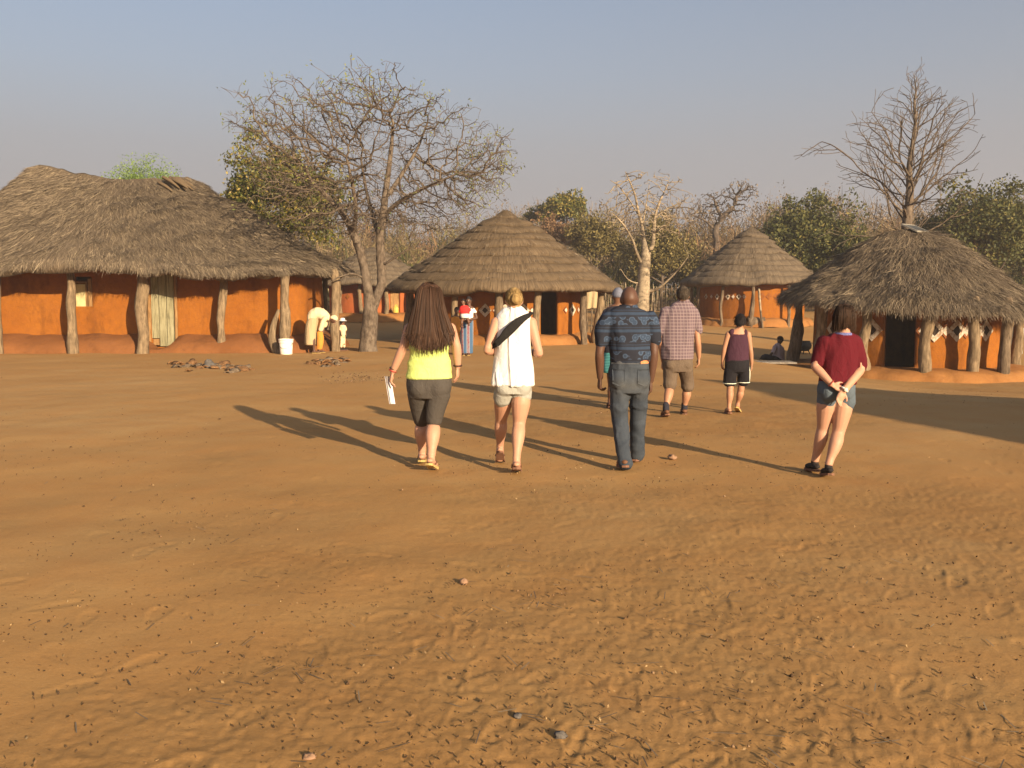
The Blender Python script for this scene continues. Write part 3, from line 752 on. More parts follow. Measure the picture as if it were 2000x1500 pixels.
def colonize(attr, nodes, parents, D, di, dk, iters, rg, jit=0.25, trop=(0, 0, 0)):
    nodes = [np.array(p, float) for p in nodes]; parents = list(parents)
    alive = np.ones(len(attr), bool); nd = np.full(len(attr), 1e9); ni = np.zeros(len(attr), int); done = 0
    for it in range(iters):
        new = np.array(nodes[done:])
        if len(new) == 0: break
        for c in range(0, len(new), 400):
            dd = np.linalg.norm(attr[:, None, :] - new[None, c:c + 400, :], axis=2); k = dd.argmin(1); v = dd[np.arange(len(attr)), k]
            b = v < nd; nd[b] = v[b]; ni[b] = k[b] + c + done
        done = len(nodes)
        alive &= nd > dk
        m = alive & (nd < di)
        if not m.any(): break
        N = np.array(nodes); dirs = np.zeros_like(N); v = attr[m] - N[ni[m]]; v /= np.linalg.norm(v, axis=1)[:, None] + 1e-9
        np.add.at(dirs, ni[m], v)
        for i in np.unique(ni[m]):
            d = dirs[i]; d = d / (np.linalg.norm(d) + 1e-9) + rg.normal(0, jit, 3) + np.array(trop); d /= np.linalg.norm(d) + 1e-9
            nodes.append(nodes[i] + d * D); parents.append(int(i))
    return np.array(nodes), parents
FIX = {}
def stems_to_nodes(stems, radii=None):
    """stems: list of polylines; first point of later stems snaps to the nearest existing node"""
    nodes, par = [], []; FIX.clear()
    for k, st in enumerate(stems):
        rr = radii[k] if radii else None
        pts = catmull(st, 4); prev = -1; start = 0
        if k:
            N = np.array(nodes); prev = int(np.linalg.norm(N - pts[0], axis=1).argmin()); start = 1
        for a, p in enumerate(pts[start:]):
            nodes.append(np.array(p)); par.append(prev); prev = len(nodes) - 1
            if rr: FIX[prev] = float(np.interp(a / max(1, len(pts) - start - 1), np.linspace(0, 1, len(rr)), rr))
    return nodes, par
def tree_mesh(N, par, rtip, expo, rmax=None, base_flare=1.0, seed=0):
    n = len(N); ch = [[] for _ in range(n)]
    for i, p in enumerate(par):
        if p >= 0: ch[p].append(i)
    acc = np.zeros(n); r = np.zeros(n)
    for i in range(n - 1, -1, -1):
        if acc[i] == 0: acc[i] = rtip ** expo
        r[i] = acc[i] ** (1 / expo)
        if par[i] >= 0: acc[par[i]] += acc[i]
    if rmax is None:
        for i in range(n):
            if i in FIX: r[i] = FIX[i]
            elif par[i] >= 0: r[i] = min(r[i], r[par[i]] * 0.85 if par[i] in FIX else r[par[i]])
    else:
        s = rmax / r[0]; r = r * (1 + (s - 1) * (r / r[0]) ** 1.6)
    V, F = [], []; nv = 0; ring = {}
    def put(c, t, rad, k):
        nonlocal nv
        up = np.array([0, 0, 1.0]) if abs(t[2]) < 0.9 else np.array([1.0, 0, 0])
        s = np.cross(t, up); s /= np.linalg.norm(s) + 1e-9; b = np.cross(t, s)
        a = np.linspace(0, 2 * math.pi, k, endpoint=False)
        V.append(c + (np.outer(np.cos(a), s) + np.outer(np.sin(a), b)) * rad); st = nv; nv += k
        return st
    def sides(rad): return 12 if rad > 0.12 else (7 if rad > 0.045 else (4 if rad > 0.018 else 3))
    def tang(i):
        p = par[i]; a = N[p] if p >= 0 else N[i]; b = N[ch[i][0]] if ch[i] else N[i]
        if ch[i]:
            m = max(ch[i], key=lambda q: r[q]); b = N[m]
        t = b - a; return t / (np.linalg.norm(t) + 1e-9)
    # follow the thickest child as one tube, start fresh tubes for the others
    todo = [(0, -1)]
    while todo:
        i, p = todo.pop()
        chain = [] if p < 0 else [p]
        j = i
        while True:
            chain.append(j)
            if not ch[j]: break
            m = max(ch[j], key=lambda q: r[q])
            for q in ch[j]:
                if q != m: todo.append((q, j))
            j = m
        k = sides(r[i]); last = None
        for idx, q in enumerate(chain):
            rad = r[i] if (idx == 0 and p >= 0) else r[q]
            t = tang(q) if not (idx == 0 and p >= 0) else (N[i] - N[p]) / (np.linalg.norm(N[i] - N[p]) + 1e-9)
            if q == 0: rad *= base_flare
            st = put(N[q], t, rad, k)
            if last is not None:
                for a in range(k): F.append((last + a, last + (a + 1) % k, st + (a + 1) % k, st + a))
            last = st
    V = np.concatenate(V)
    tips = [i for i in range(n) if not ch[i]]
    return V, F, r, tips
def leaf_quads(pts, size, rg, up=0.3, aspect=0.45, normal=None):
    n = len(pts); d = rg.normal(0, 1, (n, 3)); d /= np.linalg.norm(d, axis=1)[:, None]
    if normal is not None:
        nn = normal + rg.normal(0, 0.6, (n, 3))
    else: nn = rg.normal(0, 1, (n, 3)) + np.array([0, 0, up])
    s = np.cross(d, nn); s /= np.linalg.norm(s, axis=1)[:, None] + 1e-9
    L = size * rg.uniform(0.6, 1.4, n)[:, None]
    a = pts - d * L / 2; b = pts + d * L / 2
    V = np.stack([a, pts + s * L * aspect / 2, b, pts - s * L * aspect / 2], 1).reshape(-1, 3)
    return V, np.arange(4 * n).reshape(-1, 4).astype(np.int32)
def crown(center, rad, nclump, per, leaf, rg, clump=0.3, shell=0.55, aspect=0.5, lumps=0.25):
    """leaf cloud: clumps spread through an uneven ellipsoid"""
    d = rg.normal(0, 1, (nclump, 3)); d /= np.linalg.norm(d, axis=1)[:, None]; d[:, 2] = np.where(d[:, 2] < -0.45, -d[:, 2] * 0.5, d[:, 2])
    rr = shell + (1 - shell) * rg.random(nclump) ** 0.6
    lump = 1 + lumps * fbm(d * 1.8 + rg.uniform(0, 50), 2, 3)
    cc = d * (rr * lump)[:, None]
    q = rg.normal(0, 1, (nclump, per, 3)); q /= np.linalg.norm(q, axis=2)[:, :, None]
    cs = clump * rg.uniform(0.6, 1.3, (nclump, 1, 1))
    pts = cc[:, None, :] + q * cs * (0.55 + 0.45 * rg.random((nclump, per, 1)))
    pts = pts.reshape(-1, 3) * np.array(rad) + np.array(center)
    return leaf_quads(pts, leaf, rg, aspect=aspect, normal=q.reshape(-1, 3) + np.array([0, 0, 0.4]))
def simple_trunk(base, top, r, rg, limbs, reach):
    g = Geo(); base = np.array(base); top = np.array(top)
    mid = (base + top) / 2 + rg.normal(0, 0.12, 3) * np.array([1, 1, 0]) * np.linalg.norm(top - base) * 0.4
    g.add(*tube([base - np.array([0, 0, 0.15]), base * 0.7 + mid * 0.3, mid, top], [r * 1.3, r, r * 0.85, r * 0.6], 9, 3))
    for k in range(limbs):
        a = rg.uniform(0, 2 * math.pi); s = mid + (top - mid) * rg.uniform(0.1, 0.9)
        e = s + np.array([math.cos(a) * reach[0], math.sin(a) * reach[1], reach[2] * rg.uniform(0.3, 1.0)]) * rg.uniform(0.6, 1.0)
        m = (s + e) / 2 + rg.normal(0, 0.12, 3) * reach[0]
        g.add(*tube([s, m, e], [r * 0.5, r * 0.34, r * 0.12], 6, 3))
    return g
def leafy_tree(name, label, px, py, rx, ry, Y, mat, n=(150, 45), leaf=0.2, seed=0, clump=0.28, shell=0.5, bark='bark_dark', cat='tree', lumps=0.55, ground=True, rzmul=1.0):
    c = np.array(P(px, py, Y)); r = np.array([pxm(rx, Y), pxm(rx, Y) * 0.9, pxm(ry, Y)]); rg = np.random.default_rng(seed)
    base = (c[0] + rg.normal(0, 0.3), Y, gz(c[0], Y))
    t = thing(name, label, cat, base)
    V, F = crown(c, r, n[0], n[1], leaf, rg, clump, shell, lumps=lumps)
    obj('crown', V, F, M[mat], t, smooth=False)
    simple_trunk(base, (c[0], c[1], c[2] - r[2] * 0.1), max(0.09, 0.06 * r[0]), rg, 7, r * 0.75).make('trunk', M[bark], t)
    return t

def bare_tree():
    Y = 27.4; rg = np.random.default_rng(11)
    def q(px, py, dy=0): return np.array(P(px, py, Y + dy))
    b = q(719, 690); b[2] = -0.1
    stems = [[b, q(719, 668), q(722, 640), q(724, 615), q(720, 575, -.05), q(714, 540, -.1), q(706, 500, -.1), q(690, 455, -.1), q(668, 415, -.2), q(640, 385, -.3), q(610, 355, -.5)],
             [q(724, 612), q(738, 575, .1), q(746, 545, .15), q(744, 505, .2), q(742, 465, .2), q(748, 425, .2), q(752, 385, .2), q(758, 340, .1), q(764, 290, 0), q(768, 240, 0)],
             [q(748, 425, .2), q(772, 400, .0), q(800, 382, -.4), q(840, 362, -.7), q(880, 345, -.9)],
             [q(744, 470, .2), q(728, 420, .8), q(715, 370, 1.2), q(705, 310, 1.5)],
             [q(690, 455, -.1), q(695, 415, -.8), q(690, 370, -1.3), q(680, 320, -1.6)],
             [q(752, 390, .2), q(785, 340, 1.0), q(815, 290, 1.5), q(835, 240, 1.7)],
             [q(715, 545, -.1), q(690, 535, -.4), q(665, 540, -.6), q(640, 555, -.7)],
             [q(746, 520, .15), q(775, 500, -.2), q(805, 482, -.4)]]
    nodes, par = stems_to_nodes(stems, [(.31, .27, .25, .24, .15, .14, .13, .12, .095, .075, .05), (.15, .145, .14, .135, .13, .12, .10, .08, .06, .04), (.075, .065, .055, .04, .03), (.085, .065, .05, .035), (.08, .06, .05, .035), (.075, .06, .045, .03), (.035, .03, .022, .015), (.04, .03, .018)])
    A = rg.normal(0, 1, (30000, 3)); A /= np.linalg.norm(A, axis=1)[:, None]; A *= (rg.random((30000, 1)) ** 0.42)
    c = q(715, 318); pts = A * np.array([4.75, 3.8, 3.05]) + np.array(c)
    lump = 1 - 0.42 * (fbm(A * 2.2 + 7, 2, 4) + 0.45); keep = (np.linalg.norm(A, axis=1) < lump) & (pts[:, 2] > 3.4 + 0.10 * np.abs(pts[:, 0] - c[0])) ; keep &= pts[:, 2] < P(0, 150, Y)[2] - 0.10 * np.abs(pts[:, 0] - c[0] - 0.6); pts = pts[keep][:5200]
    N, par = colonize(pts, nodes, par, 0.17, 1.3, 0.23, 130, rg, 0.33, (0, 0, 0.02))
    # drooping side twigs
    ch = np.zeros(len(N), int)
    for p in par:
        if p >= 0: ch[p] += 1
    N = list(N); outer = [i for i in range(len(N)) if np.linalg.norm((N[i] - c) / np.array([4.25, 3.6, 2.75])) > 0.55 and ch[i] <= 1 and i > len(nodes)]
    for i in outer:
        for _ in range(2 if rg.random() < 0.5 else 1):
            d = rg.normal(0, 1, 3); d = d / np.linalg.norm(d) + (N[i] - c) * 0.12 + np.array([0, 0, -0.15]); d /= np.linalg.norm(d); p = i
            for s in range(rg.integers(1, 4)):
                N.append(N[p] + d * 0.15); par.append(p); p = len(N) - 1; d = d + rg.normal(0, 0.35, 3); d /= np.linalg.norm(d)
    N = np.array(N)
    V, F, r, tips = tree_mesh(N, par, 0.0060, 2.35, None, 1.2)
    t = thing('bare_tree', 'leafless spreading tree with forked grey trunk between the long house and the layered hut', 'tree', (b[0], b[1], 0))
    V = V + 0.02 * np.stack([fbm(V * 5, 2, 1), fbm(V * 5 + 9, 2, 2), 0 * V[:, 0]], 1) * (V[:, 2:3] < 3.2)
    obj('trunk', V, F, M['bark'], t)
    tp = N[[i for i in tips if (N[i][2] > c[2] + 1.3 or N[i][0] < c[0] - 2.8 or N[i][0] > c[0] + 2.6) and rg.random() < 0.34]]
    tp = np.concatenate([tp, N[[i for i in tips if rg.random() < 0.06]]])
    tp = np.repeat(tp, 3, 0); tp = tp + rg.normal(0, 0.07, tp.shape)
    V, F = leaf_quads(tp, 0.085, rg); obj('crown', V, F, M['leaf_pale'], t, smooth=False)
bare_tree()

def whorl_tree():
    Y = 31.5; rg = np.random.default_rng(5)
    def q(px, py, dy=0): return np.array(P(px, py, Y + dy))
    b = q(1775, 640); b[2] = gz(b[0], Y) - 0.1
    main = [b, q(1772, 560), q(1770, 480), q(1772, 430), q(1777, 380), q(1776, 330), q(1782, 285), q(1788, 240), q(1786, 203), q(1789, 175), q(1785, 150)]
    pts = catmull(main, 6); N = [p for p in pts]; par = [-1] + list(range(len(pts) - 1)); rad = {}
    L = len(pts); z0 = q(0, 440)[2]; z1 = pts[-1][2]
    def grow(i, d, length, lev):
        p = i; step = 0.15; n = max(2, int(length / step))
        for s in range(n):
            d = d + rg.normal(0, 0.10, 3) + np.array([0, 0, 0.010 if lev < 2 else 0.012]); d /= np.linalg.norm(d)
            N.append(N[p] + d * step); par.append(p); p = len(N) - 1
            if lev < 3 and s > n * 0.18 and rg.random() < (0.36, 0.26, 0.12)[lev]:
                sd = np.cross(d, rg.normal(0, 1, 3)); sd /= np.linalg.norm(sd) + 1e-9
                grow(p, d * 0.75 + sd * 0.75, length * rg.uniform(0.28, 0.5) * (1 - 0.5 * s / n), lev + 1)
    a = 0
    for i in range(L):
        z = pts[i][2]
        if z < z0: continue
        f = (z - z0) / (z1 - z0)
        for k in range(2 if rg.random() < 0.6 else 1):
            a += 2.4 + rg.normal(0, 0.3); ln = (4.1 * (1 - f) ** 1.1 + 0.35) * rg.uniform(0.7, 1.1); el = 0.68 + 0.12 * f + rg.normal(0, 0.1)
            grow(i, np.array([math.cos(a) * math.cos(el), math.sin(a) * math.cos(el) * 0.9, math.sin(el)]), ln, 0)
    for px, py, dy in ((1640, 350, 0), (1620, 400, -.3), (1890, 380, .3), (1930, 375, 0), (1660, 420, -.6), (1700, 380, -.5), (1850, 400, -.4)):
        i = int(np.linalg.norm(np.array(N[:L]) - q(1772, 470), axis=1).argmin()); d = q(px, py, dy) - N[i]; ln = np.linalg.norm(d); grow(i, d / ln, ln * 0.95, 0)
    FIX.clear()
    for i in range(L): FIX[i] = float(np.interp(i / (L - 1), np.linspace(0, 1, 11), (.28, .24, .20, .165, .13, .10, .078, .058, .042, .026, .011)))
    N = np.array(N); V, F, r, tips = tree_mesh(N, par, 0.0085, 2.1, None, 1.2)
    t = thing('whorled_tree', 'tall leafless cone shaped tree rising behind the shaggy hut', 'tree', (b[0], b[1], b[2]))
    obj('trunk', V, F, M['bark'], t)
whorl_tree()

def bottle_tree():
    Y = 40.0; rg = np.random.default_rng(8)
    def q(px, py, dy=0): return np.array(P(px, py, Y + dy))
    b = q(1254, 640); b[2] = gz(b[0], Y) - 0.1
    stems = [[b, q(1254, 600), q(1257, 560), q(1258, 530), q(1261, 500), q(1258, 470, .2), q(1254, 440, .3), q(1246, 410, .3), q(1240, 380, .2), q(1228, 350, .1), q(1222, 335)],
             [q(1261, 505), q(1274, 480, -.1), q(1277, 450, -.2), q(1280, 420, -.3), q(1290, 390, -.4), q(1302, 365, -.4), q(1306, 350, -.5)],
             [q(1256, 520), q(1243, 492, -.3), q(1236, 470, -.5), q(1222, 445, -.7), q(1205, 425, -.9), q(1192, 415, -1)],
             [q(1250, 425, .3), q(1232, 395, .8), q(1210, 365, 1.2), q(1192, 352, 1.4)],
             [q(1280, 425, -.3), q(1300, 410, .4), q(1330, 395, .9), q(1345, 385, 1.2)],
             [q(1270, 570), q(1290, 560, -.4), q(1312, 540, -.7), q(1330, 520, -.9), q(1345, 500, -1)],
             [q(1246, 555), q(1226, 545, -.4), q(1212, 525, -.7)], [q(1277, 455, -.2), q(1300, 440, -1.0), q(1320, 415, -1.5)], [q(1254, 445, .3), q(1262, 400, 1.2), q(1268, 360, 1.6)]]
    nodes, par = stems_to_nodes(stems, [(.34, .31, .28, .26, .22, .10, .08, .06, .045, .03, .015), (.11, .095, .08, .065, .05, .032, .015), (.075, .06, .05, .04, .028, .015), (.045, .036, .025, .015), (.045, .036, .025, .015), (.065, .05, .038, .026, .015), (.035, .025, .015), (.042, .03, .015), (.042, .03, .015)])
    A = rg.normal(0, 1, (3000, 3)); A /= np.linalg.norm(A, axis=1)[:, None]; A *= rg.random((3000, 1)) ** 0.35
    c = q(1262, 415); pts = A * np.array([2.25, 2.0, 1.95]) + c; pts = pts[pts[:, 2] > c[2] - 1.1][:1100]
    N, par = colonize(pts, nodes, par, 0.16, 1.4, 0.22, 60, rg, 0.2, (0, 0, 0.05))
    V, F, r, tips = tree_mesh(N, par, 0.013, 2.6, None, 1.15)
    t = thing('bottle_trunk_tree', 'leafless tree with smooth pale swollen trunk beside the stick fence', 'tree', (b[0], b[1], b[2]))
    obj('trunk', V, F, M['bark_pale'], t)
bottle_tree()

leafy_tree('broadleaf_tree', 'dense golden green broadleaf tree behind the right end of the long house', 532, 415, 118, 108, 38, 'leaf_mango', (567, 44), 0.158, 21, 0.20, 0.55)
leafy_tree('feathery_tree', 'fresh green treetop showing over the ridge of the long house', 288, 380, 78, 62, 46, 'leaf_fresh', (189, 60), 0.101, 22, 0.28, 0.4)
leafy_tree('golden_tree', 'small round golden green tree on the skyline above the layered hut', 1108, 414, 40, 36, 78, 'leaf_mango', (189, 40), 0.245, 23, 0.24, 0.45)
leafy_tree('dark_thorn_tree', 'low dark thorn tree left of the golden tree on the skyline', 1062, 425, 38, 16, 80, 'leaf_green', (81, 36), 0.216, 24, 0.3, 0.3)
leafy_tree('spreading_green_tree', 'broad dark green tree behind the distant stepped hut', 1562, 480, 92, 88, 56, 'leaf_green', (513, 40), 0.216, 25, 0.2, 0.5)
leafy_tree('shaded_green_tree', 'deep green bush tree between the distant hut and the shaggy roof', 1655, 520, 70, 70, 46, 'leaf_green', (351, 40), 0.173, 26, 0.22, 0.5)
leafy_tree('tall_green_tree', 'tall green and yellow tree behind the right side of the shaggy roof', 1915, 470, 105, 95, 48, 'leaf_green', (567, 40), 0.187, 27, 0.2, 0.5)
leafy_tree('edge_green_tree', 'dark green tree at the right edge of the picture', 2015, 480, 90, 105, 52, 'leaf_green', (432, 40), 0.202, 28, 0.2, 0.5)
leafy_tree('yellowing_tree', 'yellowing leafy tree right behind the pale swollen trunk', 1292, 505, 66, 72, 60, 'leaf_yellow', (351, 36), 0.187, 29, 0.22, 0.35)
leafy_tree('olive_tree', 'olive leaved tree over the right slope of the layered hut', 1165, 475, 62, 62, 62, 'leaf_yellow', (270, 34), 0.202, 30, 0.22, 0.3)
leafy_tree('rusty_bush_tree', 'rust coloured dry tree above the right slope of the layered hut', 1085, 462, 42, 34, 66, 'leaf_rust', (216, 36), 0.173, 31, 0.24, 0.3)

def thorn_tree():
    Y = 70.0; rg = np.random.default_rng(9)
    def q(px, py, dy=0): return np.array(P(px, py, Y + dy))
    b = q(1392, 600); b[2] = gz(b[0], Y) - 0.1
    stems = [[b, q(1393, 540), q(1400, 480), q(1398, 450), q(1410, 425), q(1432, 405), q(1438, 385)], [q(1398, 450), q(1375, 430), q(1352, 420), q(1340, 410)], [q(1400, 470), q(1385, 455), q(1362, 445)], [q(1410, 425), q(1400, 405), q(1395, 390)]]
    nodes, par = stems_to_nodes(stems)
    A = rg.normal(0, 1, (3000, 3)); A /= np.linalg.norm(A, axis=1)[:, None]; A *= rg.random((3000, 1)) ** 0.4
    pts = np.concatenate([A[:420] * np.array([1.5, 1.5, 0.9]) + q(1446, 372), A[420:1300] * np.array([2.3, 2.0, 1.3]) + q(1408, 402)])
    N, par = colonize(pts, nodes, par, 0.2, 1.6, 0.32, 70, rg, 0.3)
    V, F, r, tips = tree_mesh(N, par, 0.022, 2.1, 0.26, 1.2)
    t = thing('bare_thorn_tree', 'bare thorn tree with a rounded crown standing above the far thicket', 'tree', (b[0], b[1], b[2]))
    obj('trunk', V, F, M['bark_dark'], t)
    tp = N[[i for i in tips if rg.random() < 0.8]]; tp = np.repeat(tp, 2, 0) + rg.normal(0, 0.18, (2 * len(tp), 3)); V, F = leaf_quads(tp, 0.2, rg); obj('crown', V, F, M['leaf_brown'], t, smooth=False)
thorn_tree()

# ---- the far wood: one mass of dry bush, one of green, one of yellowing bush
def thicket(name, label, mat, spots, leaf, per, twig, seed):
    rg = np.random.default_rng(seed); VV, FF, n = [], [], 0
    for px, ytop, Y, w in spots:
        x = (px - 1000) * Y / FPX; g0 = gz(x, Y); top = P(px, ytop, Y)[2]; h = max(1.2, top - g0); rw = pxm(w, Y)
        c = (x, Y, g0 + h * 0.52)
        k = max(20, int(per * rw * h / 9)); V, F = crown(c, (rw, rw * 0.8, h * 0.50), k, 26, leaf, rg, 0.30, 0.25, aspect=0.45, lumps=0.4)
        VV.append(V); FF.append(F + n); n += len(V)
        if twig:
            m = int(k * 7); q = rg.normal(0, 1, (m, 3)); q /= np.linalg.norm(q, axis=1)[:, None]; q *= rg.random((m, 1)) ** 0.4
            p0 = q * np.array([rw, rw * 0.8, h * 0.48]) + np.array(c); d = q * 0.6 + rg.normal(0, 0.5, (m, 3)) + np.array([0, 0, 0.5]); d /= np.linalg.norm(d, axis=1)[:, None]
            L = rg.uniform(0.5, 1.6, (m, 1)); s = np.cross(d, rg.normal(0, 1, (m, 3))); s /= np.linalg.norm(s, axis=1)[:, None]; wd = rg.uniform(0.02, 0.05, (m, 1))
            V = np.stack([p0 - s * wd, p0 + s * wd, p0 + d * L + s * wd * 0.2, p0 + d * L - s * wd * 0.2], 1).reshape(-1, 3)
            VV.append(V); FF.append(np.arange(4 * m).reshape(-1, 4).astype(np.int32) + n); n += len(V)
    o = obj(name, np.concatenate(VV), np.concatenate(FF), M[mat], smooth=False); tag(o, label, 'bush', None, 'stuff')
rgb = np.random.default_rng(77)
def row(p0, p1, step, ytop, jy, Y, jY, w):
    return [(p + rgb.normal(0, step * 0.3), ytop + rgb.normal(0, jy), Y + rgb.normal(0, jY), w * rgb.uniform(0.8, 1.3)) for p in np.arange(p0, p1, step)]
thicket('dry_thicket', 'brown leafless bush massed behind the huts', 'leaf_brown',
        row(560, 1060, 40, 418, 13, 84, 5, 40) + row(1010, 1560, 38, 408, 9, 92, 6, 38) + row(1480, 2300, 42, 396, 9, 90, 6, 44) + row(-300, 500, 80, 420, 12, 100, 6, 70)
        + row(600, 900, 50, 470, 16, 64, 3, 44) + row(1330, 1540, 48, 455, 10, 74, 4, 40) + row(1000, 1160, 50, 470, 10, 75, 3, 38) + row(1660, 2050, 60, 430, 12, 70, 3, 48), 0.20, 44, True, 5)
thicket('rust_thicket', 'rust brown dry bush in the middle of the far wood', 'leaf_rust', row(1330, 1480, 55, 470, 12, 68, 2, 40) + row(1600, 1760, 60, 440, 12, 84, 3, 40) + row(700, 860, 60, 455, 12, 80, 3, 40), 0.19, 34, True, 6)
thicket('green_thicket', 'dark green undergrowth low behind the huts and the stick fence', 'leaf_green',
        row(585, 860, 42, 520, 14, 60, 1.5, 40) + row(1160, 1360, 38, 535, 10, 61, 1, 36) + row(1500, 2150, 48, 520, 14, 58, 2, 46) + row(560, 2200, 90, 480, 14, 86, 3, 60), 0.21, 34, True, 8)
thicket('yellow_thicket', 'yellowing leafy bush between the dry bush and the fence', 'leaf_yellow', row(1150, 1350, 46, 500, 14, 64, 1, 36) + row(640, 840, 60, 500, 14, 66, 2, 36) + row(1800, 2150, 60, 470, 12, 64, 2, 46) + row(1020, 2200, 64, 442, 12, 80, 3, 44) + row(600, 1000, 70, 455, 12, 78, 3, 44), 0.19, 32, True, 9)

# ================================================================ PEOPLE
from mathutils.bvhtree import BVHTree
M['skin_fair'] = m_skin('fair_skin', (0.43, 0.235, 0.155))
M['skin_tan'] = m_skin('tanned_skin', (0.36, 0.185, 0.11))
M['skin_dark'] = m_skin('dark_brown_skin', (0.085, 0.042, 0.027))
M['skin_brown'] = m_skin('brown_skin', (0.13, 0.062, 0.036))
M['eye'] = plain('eye_white', (0.6, 0.58, 0.55), 0.05, 10, 0.3, 0)
M['lip'] = plain('lips', (0.30, 0.11, 0.09), 0.1, 10, 0.5, 0)
def m_hair(name, a, b):
    n = NB(name, 0.7, 0.12); p = n.tc(); f = n.noise(1.0, 4, 0.6, n.scale(p, (90, 90, 7)))
    return n.done(n.ramp(f, [(0.3, a), (0.7, b)]), n.bump(f, 0.6, 0.006))
M['hair_brown'] = m_hair('long_brown_hair', (0.022, 0.012, 0.008), (0.08, 0.042, 0.026))
M['hair_strand'] = island('hair_strands', [(0.0, (0.018, 0.010, 0.007)), (0.6, (0.048, 0.025, 0.016)), (1.0, (0.095, 0.053, 0.033))], 0.6, 0.15)
M['hair_dark'] = m_hair('dark_hair', (0.018, 0.012, 0.009), (0.05, 0.03, 0.02))
M['hair_strand_dark'] = island('dark_hair_strands', [(0.0, (0.014, 0.009, 0.007)), (1.0, (0.05, 0.028, 0.018))], 0.7, 0.12)
M['hair_black'] = m_hair('black_hair', (0.008, 0.007, 0.008), (0.025, 0.02, 0.02))
M['hair_blond'] = m_hair('blond_hair', (0.14, 0.085, 0.035), (0.36, 0.245, 0.10))
M['hair_grey'] = m_hair('greying_brown_hair', (0.025, 0.019, 0.014), (0.085, 0.066, 0.05))
M['neon'] = m_fabric('neon_yellow_jersey', (0.56, 0.68, 0.20), 0.05)
M['grey_knit'] = m_fabric('dark_grey_knit', (0.062, 0.055, 0.049), 0.18, fine=500)
M['white_cotton'] = m_fabric('white_cotton', (0.66, 0.655, 0.65), 0.02)
M['pale_denim'] = m_fabric('bleached_denim', (0.31, 0.31, 0.28), 0.2, fine=600)
M['denim_short'] = m_fabric('washed_denim', (0.085, 0.11, 0.135), 0.35, fine=600)
M['maroon'] = m_fabric('maroon_jersey', (0.085, 0.007, 0.013), 0.12)
M['collar_blue'] = plain('blue_lace_trim', (0.12, 0.13, 0.30), 0.6, 120, 0.9)
M['purple'] = m_fabric('dark_plum_jersey', (0.05, 0.02, 0.034), 0.12)
M['black_short'] = m_fabric('black_sport_cloth', (0.014, 0.013, 0.016), 0.2)
M['white_trim'] = m_fabric('white_trim', (0.62, 0.66, 0.55), 0.05)
M['brown_short'] = m_fabric('brown_canvas', (0.115, 0.085, 0.062), 0.18)
M['black_web'] = m_fabric('black_webbing', (0.017, 0.016, 0.016), 0.2)
M['leather'] = plain('brown_leather', (0.13, 0.06, 0.03), 0.3, 30, 0.6)
M['patch'] = plain('tan_leather_patch', (0.50, 0.19, 0.08), 0.15, 60, 0.7)
M['sole'] = plain('pale_rubber', (0.42, 0.30, 0.11), 0.15, 30, 0.8)
M['sole_brown'] = plain('brown_rubber', (0.16, 0.08, 0.05), 0.2, 30, 0.8)
M['shoe_black'] = plain('black_canvas_shoe', (0.02, 0.016, 0.016), 0.2, 60, 0.8)
M['cream'] = m_fabric('cream_cotton', (0.60, 0.49, 0.32), 0.08)
M['orange_cloth'] = m_fabric('orange_cloth', (0.52, 0.22, 0.04), 0.15)
M['khaki'] = m_fabric('khaki_cloth', (0.38, 0.29, 0.17), 0.15)
M['red_cloth'] = m_fabric('red_jersey', (0.62, 0.03, 0.03), 0.1)
M['lilac'] = m_fabric('faded_lilac', (0.46, 0.36, 0.37), 0.1)
M['navy'] = m_fabric('dark_trousers', (0.025, 0.025, 0.035), 0.2)
M['grey_cap'] = m_fabric('blue_grey_cap', (0.14, 0.15, 0.20), 0.3)
M['paper'] = plain('white_paper', (0.74, 0.74, 0.78), 0.03, 10, 0.7, 0)
M['bead'] = plain('dark_beads', (0.06, 0.03, 0.02), 0.4, 80, 0.5)
M['bead_red'] = plain('red_beads', (0.30, 0.04, 0.03), 0.4, 80, 0.5)
def m_jeans():
    n = NB('faded_blue_jeans', 0.9, 0.12); p = n.tc()
    f = n.noise(6, 4, 0.6, p); c = n.ramp(f, [(0.3, (0.022, 0.030, 0.045)), (0.7, (0.048, 0.058, 0.075))])
    z = n.sep(p)[2]
    c = n.mix(n.math('MULTIPLY', n.ramp(z, [(0.60, 0.0), (0.76, 0.6), (0.84, 0.0)]), n.noise(9, 3, 0.6, p)), c, (0.12, 0.115, 0.10))
    c = n.mix(n.math('MULTIPLY', n.ramp(n.noise(1, 2, 0.5, n.scale(p, (500, 500, 120))), [(0.4, 0.0), (0.7, 1.0)]), 0.3), c, (0.10, 0.115, 0.13))
    return n.done(c, n.bump(n.math('ADD', n.noise(500, 2, 0.5, p), n.math('MULTIPLY', n.noise(16, 3, 0.5, p), 3)), 0.3, 0.005))
M['jeans'] = m_jeans()
M['jeans_seam'] = m_fabric('jeans_stitching', (0.07, 0.075, 0.085), 0.2)
